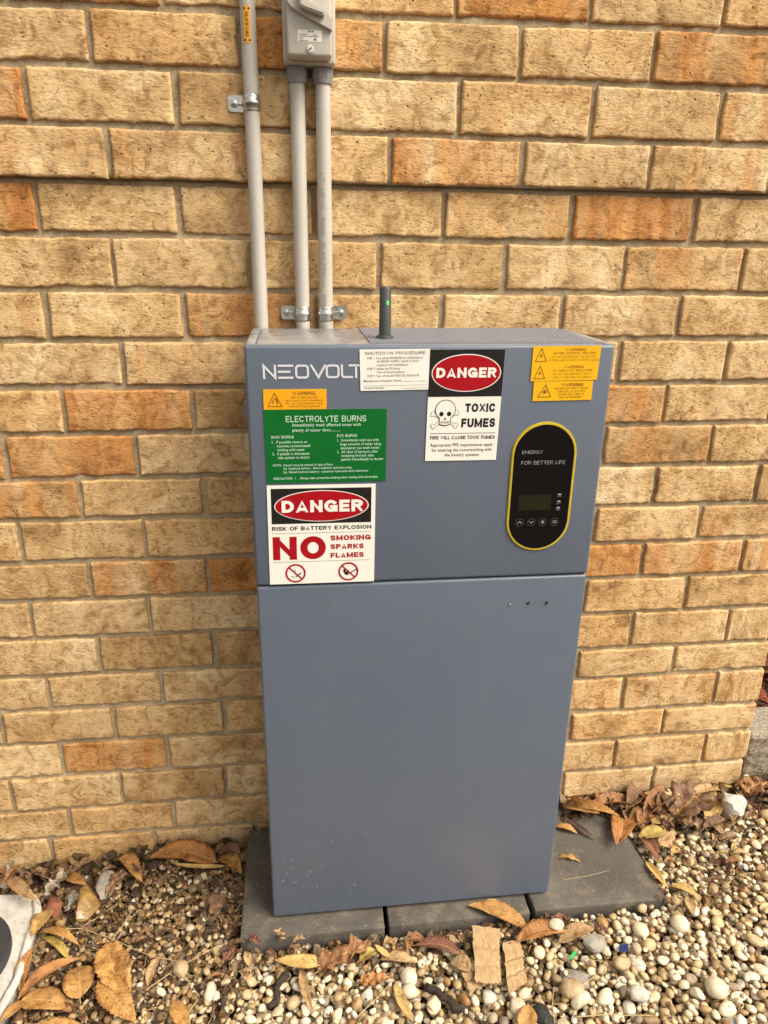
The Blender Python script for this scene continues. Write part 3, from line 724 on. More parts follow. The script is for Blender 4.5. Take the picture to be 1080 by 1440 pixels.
def stroke_geo(P, w, V, F, z):
    P = [Vector(p) for p in P]; closed = (P[0] - P[-1]).length < 1e-6
    if closed: P = P[:-1]
    n = len(P); A = []; B = []
    for i in range(n):
        d0 = (P[i] - P[i - 1]).normalized() if (i > 0 or closed) else None; d1 = (P[(i + 1) % n] - P[i]).normalized() if (i < n - 1 or closed) else None
        d0 = d0 or d1; d1 = d1 or d0
        n0 = Vector((-d0.y, d0.x)); m = n0 + Vector((-d1.y, d1.x)); m = m / max(.45, m.dot(n0)) if m.length > 1e-6 else n0
        q = P[i] + ((-d1 * w / 2) if (i == 0 and not closed) else (d0 * w / 2) if (i == n - 1 and not closed) else Vector((0, 0)))
        A.append(q + m * w / 2); B.append(q - m * w / 2)
    k0 = len(V); V += [(p.x, p.y, z) for p in A + B]
    F += [(k0 + n + i, k0 + n + (i + 1) % n, k0 + (i + 1) % n, k0 + i) for i in range(n if closed else n - 1)]
def text_geo(s, bold=0.0, res=2):
    key = (s, bold, res)
    if key in TXT: return TXT[key]
    if s.upper() == s:                          # capitals are stroked
        T = .095 if bold < .002 else .125 if bold < .009 else .165 if bold < .017 else .205 if bold < .026 else .25
        V = []; F = []; x = 0
        for ch in s:
            W, S = glyph(ch, T)
            v0 = len(V)
            for k, P in enumerate(S): stroke_geo([(x + a, b) for a, b in P], T, V, F, k * .03)
            for i in range(v0, len(V)): V[i] = (min(max(V[i][0], x), x + W), min(max(V[i][1], 0), 1), V[i][2])
            x += W + (.17 if T < .2 else .12)
        TXT[key] = (np.array(V), F); return TXT[key]
    cu = bpy.data.curves.new('lettering', 'FONT'); cu.body = s; cu.size = 1; cu.resolution_u = res; cu.fill_mode = 'FRONT'; cu.space_character = 1.06; cu.offset = min(bold * .7, .010)
    o = bpy.data.objects.new('lettering', cu); COL.objects.link(o)
    dg = bpy.context.evaluated_depsgraph_get(); me = bpy.data.meshes.new_from_object(o.evaluated_get(dg))
    V = np.array([v.co[:] for v in me.vertices]) if len(me.vertices) else np.zeros((0, 3)); F = [tuple(p.vertices) for p in me.polygons]
    bpy.data.objects.remove(o); bpy.data.curves.remove(cu); bpy.data.meshes.remove(me)
    TXT[key] = (V, F); return V, F
def capheight(bold=0.0, t=''):
    if t.upper() == t: return 1.0, 0.0
    V, _ = text_geo('d', bold); return V[:, 1].max(), V[:, 1].min()
class Flat:
    """collects flat print in sheet coordinates (metres right, metres down) and lays it on a four-cornered sheet"""
    def __init__(s, corners_px, y, thick):
        s.c = [at(px, py, y=y) for px, py in corners_px]; s.y = y; s.g = {}
        s.W = ((s.c[1] - s.c[0]).length + (s.c[2] - s.c[3]).length) / 2; s.H = ((s.c[3] - s.c[0]).length + (s.c[2] - s.c[1]).length) / 2; s.th = thick
    def p(s, x, d, off):
        u, v = x / s.W, d / s.H; c = s.c
        q = c[0] * (1 - u) * (1 - v) + c[1] * u * (1 - v) + c[2] * u * v + c[3] * (1 - u) * v
        return (q.x, s.y - off, q.z)
    def add(s, name, mat, pts, faces, lv):
        V, F, _ = s.g.setdefault((name, mat, 0), ([], [], mat))
        b = len(V); V += [s.p(q_[0], q_[1], s.th + .00022 * lv + (q_[2] * .0010 if len(q_) > 2 else 0)) for q_ in pts]; F += [tuple(i + b for i in f) for f in faces]
    def sheet(s, name, mat, parent, label=None):
        V = [s.p(x, d, 0) for x, d in ((0, 0), (s.W, 0), (s.W, s.H), (0, s.H))] + [s.p(x, d, s.th) for x, d in ((0, 0), (s.W, 0), (s.W, s.H), (0, s.H))]
        s.o = pydata(name, V, [(4, 7, 6, 5), (0, 4, 5, 1), (1, 5, 6, 2), (2, 6, 7, 3), (3, 7, 4, 0)], M[mat], parent)
        if label: s.o['label'] = label
        return s.o
    def rect(s, name, mat, u0, v0, u1, v1, lv=1): s.poly(name, mat, [(u0, v0), (u1, v0), (u1, v1), (u0, v1)], lv)
    def poly(s, name, mat, uv, lv=1): s.add(name, mat, [(u * s.W, v * s.H) for u, v in uv], [tuple(range(len(uv)))[::-1]], lv)
    def ell(s, name, mat, cu, cv, ru, rv, lv=1, n=48): s.poly(name, mat, [(cu + ru * math.cos(2 * math.pi * k / n), cv + rv * math.sin(2 * math.pi * k / n)) for k in range(n)], lv)
    def ring(s, name, mat, cu, cv, r, w, lv=1, n=36):
        """a circle of true metres: r and w as fractions of the width"""
        P = [(cu * s.W + k_ * s.W * math.cos(2 * math.pi * k / n), cv * s.H + k_ * s.W * math.sin(2 * math.pi * k / n)) for k_ in (r, r - w) for k in range(n)]
        s.add(name, mat, P, [((k + 1) % n, k, n + k, n + (k + 1) % n) for k in range(n)], lv)
    def line(s, name, mat, uv, w, lv=1):
        """a stroked polyline, w in metres"""
        P = [Vector((a * s.W, b * s.H)) for a, b in uv]; closed = (P[0] - P[-1]).length < 1e-7
        if closed: P = P[:-1]
        n = len(P); A = []; B = []
        for i in range(n):
            d0 = (P[i] - P[i - 1]).normalized() if (i > 0 or closed) else None; d1 = (P[(i + 1) % n] - P[i]).normalized() if (i < n - 1 or closed) else None
            d0 = d0 or d1; d1 = d1 or d0
            n0 = Vector((-d0.y, d0.x)); n1 = Vector((-d1.y, d1.x)); m = (n0 + n1)
            m = m / max(.25, m.dot(n0)) if m.length > 1e-6 else n0
            q = P[i] + ((-d1 * w / 2) if (i == 0 and not closed) else (d0 * w / 2) if (i == n - 1 and not closed) else Vector((0, 0)))
            A.append(q + m * w / 2); B.append(q - m * w / 2)
        k = n if closed else n - 1
        s.add(name, mat, [(p.x, p.y) for p in A + B], [(i, (i + 1) % n, n + (i + 1) % n, n + i) for i in range(k)], lv)
    def text(s, name, mat, t, u0, u1, vtop, vbase, bold=0.0, lv=1, slant=0.0, center=False):
        V, F = text_geo(t, bold)
        if not len(V): return
        x0, x1 = V[:, 0].min(), V[:, 0].max(); hi, lo = capheight(bold, t)
        sx = (u1 - u0) * s.W / (x1 - x0); sy = (vbase - vtop) * s.H / (hi - lo)
        P = [(u0 * s.W + (v[0] - x0) * sx + slant * (v[1] - lo) * sy, vbase * s.H - (v[1] - lo) * sy, v[2]) for v in V]
        s.add(name, mat, P, F, lv)
    def finish(s, parent=None):
        for (name, mat, lv), (V, F, _) in s.g.items(): pydata(name.split('#')[0], V, F, M[mat], parent or s.o)

# ---- brand lettering, drawn with strokes
q = [(370, 514.5), (540, 513.5), (540, 529.5), (371, 531.5)]
f = Flat(q, CYF - .0001, .0003); lw = .0034
def U_(px): return (px - 370) / 170
for pts in ([(370.5, 1), (370.5, 0), (386, 1), (386, 0)], ):
    f.line('brand_lettering', 'logo', [(U_(a), b) for a, b in pts], lw)
for yy, x1 in ((0, 410), (.5, 406), (1, 410)): f.line('brand_lettering', 'logo', [(U_(391.5), yy), (U_(x1), yy)], lw)
def rrect(x0, x1):
    a, b = U_(x0), U_(x1); r = (b - a) * .22; rv = .25
    pts = []
    for cx, cy, a0 in ((b - r, rv, -90), (b - r, 1 - rv, 0), (a + r, 1 - rv, 90), (a + r, rv, 180)):
        for k in range(5):
            t = math.radians(a0 + 90 * k / 4); pts.append((cx + r * math.cos(t), cy + rv * math.sin(t)))
    return pts + [pts[0]]
f.line('brand_lettering', 'logo', rrect(415.5, 432), lw)
f.line('brand_lettering', 'logo', [(U_(437), 0), (U_(446.5), 1), (U_(456), 0)], lw)
f.line('brand_lettering', 'logo', rrect(458.5, 475), lw)
f.line('brand_lettering', 'logo', [(U_(480), 0), (U_(480), .85), (U_(482), 1), (U_(494), 1)], lw)
f.line('brand_lettering', 'logo', [(U_(491), 0), (U_(508), 0)], lw); f.line('brand_lettering', 'logo', [(U_(500), .14), (U_(500), 1)], lw)
f.finish(cab)

SY = CYF - .0002
def tri(f, mat, pts, w, name='emblem'):
    f.line(name, mat, pts + [pts[0]], w)
def bolt(f, mat, u, v, s, name='emblem'):
    f.poly(name, mat, [(u + .12 * s, v - 1.0 * s), (u - .28 * s, v + .12 * s), (u - .02 * s, v + .08 * s), (u - .16 * s, v + .75 * s), (u + .30 * s, v - .22 * s), (u + .05 * s, v - .16 * s)], 1)
# shutdown procedure
f = Flat([(505.5, 491.5), (605, 490.3), (603, 547.5), (507, 549.5)], SY, .0012)
f.sheet('shutdown_sign', 'white', cab, 'white shutdown procedure sign with small black print')
f.text('lettering', 'black', 'SHUTDOWN PROCEDURE', .075, .93, .055, .125, .006)
for t, a, b, v in (('STEP 1. Turn off the INVERTER AC ISOLATOR or', .10, .90, .235), ('INVERTER SUPPLY MAIN SWITCH', .245, .84, .315), ('located in the Switchboard', .245, .68, .400),
                   ('STEP 2. Isolate the PV Array', .10, .57, .490), ('Turn off the DC isolators', .245, .64, .575), ('STEP 3. Turn off the BATTERY DC ISOLATOR', .10, .85, .665),
                   ('Manufacturer/Supplier Name', .05, .59, .785), ('Contact Number', .05, .35, .955)):
    f.text('lettering', 'black', t, a, b, v - .052, v, .004)
f.line('ruled_line', 'greyprint', [(.61, .785), (.965, .785)], .0005); f.line('ruled_line', 'greyprint', [(.05, .88), (.965, .88)], .0005); f.line('ruled_line', 'greyprint', [(.61, .955), (.965, .955)], .0005)
f.finish()
# toxic fumes
f = Flat([(604.9, 491.2), (710.4, 490.6), (697, 646.3), (597.5, 648)], SY, .0013)
f.sheet('toxic_fumes_sign', 'white', cab, 'black and white sign warning of toxic fumes with a skull')
f.rect('header', 'black', 0, 0, 1, .413, 1)
f.ell('oval_border', 'white', .5, .205, .468, .165, 2); f.ell('oval', 'red', .5, .205, .455, .157, 3)
f.text('lettering', 'white', 'DANGER', .095, .905, .158, .245, .035, 4)
f.text('lettering', 'black', 'TOXIC', .515, .93, .475, .553, .028); f.text('lettering', 'black', 'FUMES', .475, .945, .61, .692, .028)
f.line('ruled_line', 'black', [(.055, .745), (.955, .745)], .0009)
f.text('lettering', 'black', 'FIRE WILL CAUSE TOXIC FUMES', .055, .955, .768, .80, .018)
for t, a, b, v in (('Appropriate PPE requirements apply', .06, .935, .866), ('for entering the room/working with', .085, .925, .913), ('the battery systems', .265, .75, .959)): f.text('lettering', 'black', t, a, b, v - .028, v, .015)
# skull and crossed bones
def bone(a, b, dl=0):
    (ax_, ay_), (bx, by) = a, b
    L = math.hypot((bx - ax_) * f.W, (by - ay_) * f.H); ux, uy = (bx - ax_) * f.W / L, (by - ay_) * f.H / L
    for lv, mat, g in ((1 + dl, 'black', .0007), (1.5 + dl, 'white', 0)):
        f.line('skull_print', mat, [a, b], .0030 + 2 * g, lv + .12)
        for (ex, ey) in (a, b):
            for sg in (-1, 1):
                cu, cv = ex - sg * uy * .0020 / f.W, ey + sg * ux * .0020 / f.H
                f.ell('skull_print', mat, cu, cv, (.0023 + g) / f.W, (.0023 + g) / f.H, lv + .06 * sg, 16)
bone((.075, .565), (.40, .675)); bone((.405, .555), (.085, .68), 1)
cu, cv = .245, .53
f.ell('skull_print', 'black', cu, cv, .140, .092, 3); f.rect('skull_print', 'black', cu - .082, .56, cu + .082, .655, 3.2); f.ell('skull_print', 'black', cu, .652, .081, .022, 3.4)
f.ell('skull_print', 'white', cu, cv, .130, .085, 4); f.rect('skull_print', 'white', cu - .072, .56, cu + .072, .652, 4.3); f.ell('skull_print', 'white', cu, .650, .071, .016, 4.6)
for sg in (-1, 1): f.ell('skull_print', 'black', cu + sg * .052, .566, .030, .021, 5, 20)
f.poly('skull_print', 'black', [(cu, .595), (cu - .018, .618), (cu + .018, .618)], 5)
f.line('skull_print', 'black', [(cu - .06, .640), (cu + .06, .640)], .0006, 5)
for k in range(-3, 4): f.line('skull_print', 'black', [(cu + k * .018, .630), (cu + k * .018, .655)], .0006, 5)
f.finish()
# the yellow warnings on the right
f = Flat([(750, 486.9), (845.6, 485.9), (838.9, 534), (745.8, 536)], SY, .0012)
f.sheet('isolator_warning_sign', 'yellow', cab, 'yellow double warning sign at the upper right corner')
for k, (tt, v0) in enumerate(((['BATTERY SYSTEM D.C. ISOLATORS', 'DO NOT DE-ENERGISE THE BATTERY', 'SYSTEM AND BATTERY SYSTEM CABLING'], 0), (['PV ARRAY D.C. ISOLATORS', 'DO NOT DE-ENERGISE THE PV', 'ARRAY AND ARRAY CABLING'], .5))):
    tri(f, 'brown', [(.125, v0 + .06), (.045, v0 + .43), (.205, v0 + .43)], .0011, 'emblem#%d' % k); bolt(f, 'brown', .125, v0 + .28, .09, 'emblem#%d' % k)
    f.text('lettering', 'brown', 'WARNING', .475, .775, v0 + .06, v0 + .145, .008)
    for j, t in enumerate(tt):
        hw = (.31, .33, .38)[j] if k == 0 else (.29, .29, .29)[j]; v = v0 + (.235, .335, .43)[j]
        f.text('lettering', 'brown' if j == 0 else 'faint', t, .62 - hw, .62 + hw, v - .062, v, .004)
f.finish()
f = Flat([(750.8, 536.4), (833.9, 535.2), (830.9, 562), (748.3, 563.9)], SY, .0012)
f.sheet('multiple_battery_warning_sign', 'yellow', cab, 'narrower yellow warning sign under the double one')
tri(f, 'brown', [(.20, .17), (.085, .80), (.30, .80)], .0012); bolt(f, 'brown', .195, .55, .20)
f.text('lettering', 'brown', 'WARNING', .47, .835, .10, .265, .010)
for t, hw, v in (('MULTIPLE BATTERY SYSTEMS', .28, .42), ('TURN OFF ALL BATTERY', .235, .58), ('SYSTEM ISOLATORS TO', .225, .73), ('ISOLATE EQUIPMENT', .20, .88)): f.text('lettering', 'brown', t, .645 - hw, .645 + hw, v - .095, v, .006)
f.finish()
# arc flash
f = Flat([(369.8, 547.7), (459, 547), (459.3, 575), (371, 576)], SY, .0012)
f.sheet('arc_flash_warning_sign', 'orangey', cab, 'amber arc flash warning sign under the brand lettering')
tri(f, 'brown', [(.175, .18), (.07, .84), (.29, .84)], .0012)
f.poly('emblem', 'brown', [(.155, .45), (.13, .62), (.15, .60), (.145, .76), (.175, .58), (.155, .60)]); f.poly('emblem', 'brown', [(.165, .42), (.20, .55), (.215, .74), (.23, .74), (.225, .52), (.195, .42)])
f.text('lettering', 'brown', 'WARNING', .46, .82, .10, .28, .010); f.text('lettering', 'brown', 'ARC FLASH HAZARD', .43, .86, .345, .45, .006)
for t, a, b, v in (('ARC FLASH HAZARD APPROPRIATE', .345, .945, .60), ('PPE AND TOOLS REQUIRED WHILE', .355, .935, .745), ('WORKING ON THIS EQUIPMENT', .385, .905, .89)): f.text('lettering', 'brown', t, a, b, v - .085, v, .004)
f.finish()
# electrolyte burns
f = Flat([(370.6, 576), (543.8, 574.7), (542.2, 675.5), (375.8, 679.5)], SY, .0014)
f.sheet('electrolyte_burns_sign', 'green', cab, 'green first aid sign for electrolyte burns')
f.text('lettering', 'mint', 'ELECTROLYTE BURNS', .175, .83, .085, .165, .008)
for t, a, b, v, h in (('Immediately wash affected areas with', .225, .785, .225, .040), ('plenty of water then.........', .225, .615, .295, .040), ('SKIN BURNS', .05, .235, .385, .038), ('EYE BURNS', .59, .755, .375, .038),
                      ('1.  If possible remove or', .055, .345, .450, .035), ('saturate contaminated', .095, .365, .503, .035), ('clothing with water', .095, .32, .556, .035), ('2.  If patient is distressed', .055, .355, .610, .035), ('take patient to doctor', .098, .36, .663, .035),
                      ('1.  Immediately wash eye with', .59, .935, .435, .035), ('large amounts of water using', .617, .955, .490, .035), ('emergency eye wash bottle', .617, .94, .543, .035), ('2.  All cases of eye burn, after', .588, .93, .597, .035), ('rendering first aid, take', .622, .895, .650, .035), ('patient immediately to doctor', .622, .978, .702, .035),
                      ('NOTE:  Doctor must be advised of type of burn', .055, .55, .765, .030), ('(a)  Lead/acid battery - dilute sulphuric acid electrolyte', .14, .71, .812, .030), ('(b)  Nickel/Cadmium battery - potassium hydroxide alkali electrolyte', .14, .85, .862, .030),
                      ('PRECAUTION:  1.   Always wear protective clothing when dealing with electrolyte', .055, .93, .952, .032)):
    f.text('lettering', 'mint', t, a, b, v - h, v, .006)
f.finish()
# risk of battery explosion
f = Flat([(375, 682.9), (528.2, 680.2), (525.8, 816.7), (379.8, 821.6)], SY, .0014)
f.sheet('explosion_danger_sign', 'white', cab, 'large white danger sign about battery explosion')
f.rect('header', 'black', .035, .030, .962, .378, 1)
f.ell('oval_border', 'white', .5, .205, .438, .155, 2); f.ell('oval', 'red', .5, .205, .428, .148, 3)
f.text('lettering', 'white', 'DANGER', .13, .885, .147, .265, .038, 4)
f.text('lettering', 'black', 'RISK OF BATTERY EXPLOSION', .035, .965, .405, .445, .022)
f.line('ruled_line', 'greyprint', [(.035, .474), (.962, .474)], .0007)
f.text('lettering', 'red', 'NO', .038, .535, .508, .745, .035)
for t, b, v in (('SMOKING', .962, .557), ('SPARKS', .895, .647), ('FLAMES', .897, .737)): f.text('lettering', 'red', t, .580, b, v - .052, v, .028)
f.line('ruled_line', 'greyprint', [(.035, .768), (.955, .768)], .0007)
for cu, k in ((.245, 0), (.75, 1)):
    cv = .888 - .003 * k
    if k == 0:
        f.line('emblem#0', 'black', [(cu + .005, cv + .035), (cu + .05, cv)], .0020); f.line('emblem#0', 'black', [(cu - .04, cv + .03), (cu - .015, cv + .045)], .0010); f.line('emblem#0', 'black', [(cu - .01, cv - .04), (cu, cv - .02)], .0008)
    else:
        f.line('emblem', 'black', [(cu + .075, cv - .02), (cu + .02, cv + .015)], .0020)
        f.poly('emblem', 'black', [(cu - .055, cv - .01), (cu - .03, cv - .03), (cu - .025, cv + .005), (cu + .005, cv - .01), (cu, cv + .04), (cu - .03, cv + .035)])
    f.ring('emblem_ring#%d' % k, 'red', cu, cv, .097, .017, 2)
    f.line('emblem_ring#%d' % k, 'red', [(cu - .058, cv - .058 * f.W / f.H), (cu + .058, cv + .058 * f.W / f.H)], .0026, 2.4)
f.finish()

# ---- control panel
xl, xr = at(711.7, 733, y=CYF).x, at(811.4, 628, y=CYF).x
zt, zb = at(768.5, 593, y=CYF).z, at(750.4, 773.3, y=CYF).z
def capsule(name, inset, y0, y1, mat, parent, bev=.0008):
    r = (xr - xl) / 2 - inset; cx = (xl + xr) / 2; zc1 = zt - (xr - xl) / 2; zc0 = zb + (xr - xl) / 2; P = []
    for k in range(33): a = math.pi * k / 32; P.append((cx + r * math.cos(a), zc1 + r * math.sin(a)))
    for k in range(33): a = math.pi + math.pi * k / 32; P.append((cx + r * math.cos(a), zc0 + r * math.sin(a)))
    bm = bmesh.new(); fr = bm.faces.new([bm.verts.new((x, y1, z)) for x, z in P]); e = bmesh.ops.extrude_face_region(bm, geom=[fr])
    for v in e['geom']:
        if isinstance(v, bmesh.types.BMVert): v.co.y = y0
    bmesh.ops.recalc_face_normals(bm, faces=bm.faces)
    front = [e_ for e_ in bm.edges if all(abs(v.co.y - y0) < 1e-6 for v in e_.verts)]
    bmesh.ops.bevel(bm, geom=front, offset=bev, segments=2, affect='EDGES')
    o = bm_obj(name, bm, mat, parent); autosmooth(o, 35); return o
pan = capsule('control_panel', .0042, CYF - .0036, CYF + .001, M['glass'], cab); pan['label'] = 'black pill shaped control panel with yellow rim'
capsule('panel_rim', 0, CYF - .0028, CYF + .001, M['ring'], pan, .0012)
wz = zt - zb; wx = xr - xl
def toP(u, v): return xl + u * wx, zt - v * wz
class PF_(Flat):
    def __init__(s):
        s.c = [Vector((xl, 0, zt)), Vector((xr, 0, zt)), Vector((xr, 0, zb)), Vector((xl, 0, zb))]; s.y = CYF - .0036; s.g = {}; s.W, s.H, s.th = wx, wz, .0001; s.o = pan
f = PF_()
def uvp(zx, zy):
    p = at(690 + zx / 4.9655, 580 + zy / 4.9655, y=CYF - .0036); return (p.x - xl) / wx, (zt - p.z) / wz
def ptxt(t, x0, x1, y0, y1, bold, nm='panel_lettering'):
    a = uvp(x0, y1); b = uvp(x1, y1 - (3 if x1 - x0 > 100 else 0)); c = uvp(x0, y0); f.text(nm, 'panelprint', t, a[0], b[0], c[1], a[1], bold, 1)
ptxt('ENERGY', 219, 364, 267, 290, .0); ptxt('FOR BETTER LIFE', 212, 519, 340, 365, .0)
cs = [uvp(*c) for c in ((197, 577), (426, 575), (416, 680), (188, 685))]; f.poly('display_screen', 'lcd', cs[::-1] and cs, 1)
for zx, zy, t in ((480, 572, 'SYS'), (475, 620, 'BAT'), (470, 664, 'COM')):
    sn = 'status_light#' + t
    a = uvp(zx - 10, zy - 4); b = uvp(zx + 12, zy + 5); f.rect(sn, 'panelprint', a[0], a[1], b[0], b[1]); ptxt(t, zx - 15, zx + 13, zy + 11, zy + 19, .0, sn)
for k, (zx, zy) in enumerate(((202, 768), (283, 766), (363, 765), (445, 763))):
    u, v = uvp(zx, zy); f.ring('touch_button#%d' % k, 'antenna', u, v, .064, .008)
    e = .030; g = e * wx / wz
    if k == 0: f.line('touch_button#%d' % k, 'panelprint', [(u - e, v + g * .5), (u, v - g * .6), (u + e, v + g * .5)], .0011)
    if k == 1: f.line('touch_button#%d' % k, 'panelprint', [(u - e, v - g * .5), (u, v + g * .6), (u + e, v - g * .5)], .0011)
    if k == 2: f.ring('touch_button#%d' % k, 'panelprint', u, v, .024, .012)
    if k == 3: f.line('touch_button#%d' % k, 'panelprint', [(u - e * .8, v + g * .5), (u + e * .6, v + g * .5), (u + e, v), (u + e * .6, v - g * .5), (u - e, v - g * .5)], .0010)
f.finish(pan)
for px, py, mt in ((717.2, 849.5, 'panelprint'), (743, 848, 'seam'), (768.5, 847.5, 'seam')):
    p = at(px, py, y=CYF)
    bm = bmesh.new(); tube_mesh(bm, [(p.x, CYF + .002, p.z), (p.x, CYF - .0012, p.z)], .0027 if mt == 'seam' else .0018, 14); bmesh.ops.recalc_face_normals(bm, faces=bm.faces)
    bm_obj('status_led', bm, M[mt], cab)
# rain drops clinging low on the door
DV = []; DF = []; DC = []; nd = 0
md = N('water_drop'); md.b.inputs['Base Color'].default_value = (.9, .92, .95, 1); md.b.inputs['Roughness'].default_value = .03
md.b.inputs['Transmission Weight'].default_value = .85; md.b.inputs['IOR'].default_value = 1.33
drops = [(399, 1211), (411, 1209), (410, 1222), (404, 1229), (437, 1226), (432, 1231), (453, 1219), (398, 1239), (412, 1242), (416, 1241), (425, 1247), (446, 1247), (475, 1210), (498, 1216), (509, 1230), (493, 1249), (498, 1245),
         (514, 1174), (466, 1183), (394, 1271), (414, 1272), (429, 1279), (387, 1125), (554, 1118)]
for _ in range(40): drops.append((random.gauss(450, 55), random.gauss(1215, 60)))
for _ in range(30): drops.append((random.uniform(385, 760), random.uniform(980, 1250)))
for k, (px, py) in enumerate(drops):
    p = at(px, py, y=CYF)
    if not (CX0 + .008 < p.x < CX1 - .008 and CZB + .01 < p.z): continue
    r = random.uniform(.0011, .0019) if k < 24 else random.uniform(.0005, .0010)
    d = IV2 * np.array([r, r * .55, r * random.uniform(1, 1.4)]) + np.array([p.x, CYF + .0003, p.z])
    DV.append(d); DF.append(IF2 + nd); nd += len(d); DC.append(np.ones((len(d), 4)))
o = raw_mesh('water_droplets', DV, DF, DC, md.m); o.parent = cab; o.matrix_parent_inverse = Matrix.Translation(cab.location).inverted(); o['kind'] = 'stuff'

# ------------------------------------------------------------------ conduits, saddles and switch
CY = -.0272; CR = .0127
CXS = [.4935, .5700, .6128]
GL = 1.85 - .187
def conduit(label, x, z1, coupler=False):
    t = thing('conduit', label, 'conduit', (x, CY, 1.05), 'grey conduits running down behind the cabinet')
    lean = random.uniform(-.0012, .0012)
    tube('pipe', [(x + lean * (1 - k / 6), CY, 1.05 + (z1 - 1.05) * k / 6) for k in range(7)], CR, M['pvc'], t, 32)
    if coupler:
        z = at(420, 118, y=CY).z
        bm = bmesh.new(); n = 40
        tube_mesh(bm, [(x, CY, z), (x, CY, z + .002), (x, CY, z + .031), (x, CY, z + .036)], [.0152, .0162, .0162, .0150], n)
        for k in range(10):
            a = math.pi * 2 * k / 10; add_box(bm, x + .0158 * math.cos(a) - .0013, x + .0158 * math.cos(a) + .0013, CY + .0158 * math.sin(a) - .0013, CY + .0158 * math.sin(a) + .0013, z + .008, z + .0315)
        bmesh.ops.recalc_face_normals(bm, faces=bm.faces); autosmooth(bm_obj('threaded_coupler', bm, M['fitting'], t), 40)
    return t
c1 = conduit('leftmost grey conduit with a small yellow cable sticker', CXS[0], 2.02)
zsw = at(435, 90, y=-.06).z
c2 = conduit('plain grey conduit entering the switch box on its left side', CXS[1], zsw + .01, True)
c3 = conduit('grey conduit with printed lettering entering the switch box on its right side', CXS[2], zsw + .01, True)
def wrap_text(name, t, x, ztop, zbot, ang, h, mat, parent, off=.0003, bold=.0, mirror=False):
    V, F = text_geo(t, bold, 2); x0, x1 = V[:, 0].min(), V[:, 0].max(); hi, lo = capheight(bold, t)
    out = []
    for v in V:
        z = ztop - (v[0] - x0) / (x1 - x0) * (ztop - zbot); a = ang + (v[1] - (hi + lo) / 2) / (hi - lo) * h / CR; ro_ = CR + off + v[2] * .001
        out.append((x + ro_ * math.sin(a), CY - ro_ * math.cos(a), z))
    pydata(name, out, F, M[mat], parent)
wrap_text('lettering', 'LT  UPVC  RIGID  ELECTRICAL  SOLAR  DC', CXS[2], at(453, 243, y=CY - CR).z, at(458, 470, y=CY - CR).z, -.22, .0062, 'greyprint', c3)
# yellow sticker bent round the first conduit
za, zb_ = at(340, 7, y=CY - CR).z, at(342, 60, y=CY - CR).z
V = []; F = []
for i, z in enumerate((za, zb_)):
    for k in range(9): a = -.52 + .84 * k / 8; V.append((CXS[0] + (CR + .0004) * math.sin(a), CY - (CR + .0004) * math.cos(a), z))
for k in range(8): F.append((k, k + 9, k + 10, k + 1))
st = pydata('cable_sticker', V, F, M['orangey'], c1)
wrap_text('lettering', 'SOLAR DC CABLE', CXS[0], za - .009, zb_ + .009, -.10, .0048, 'black', st, .0007, .01)
for z in (za - .004, zb_ + .004):
    for a in (-.38, .18):
        D_ = []
        for k in range(10): t = 2 * math.pi * k / 10; aa = a + .0016 * math.cos(t) / CR; D_.append((CXS[0] + (CR + .0007) * math.sin(aa), CY - (CR + .0007) * math.cos(aa), z + .0016 * math.sin(t)))
        pydata('sticker_dot', D_, [tuple(range(10))], M['black'], st)
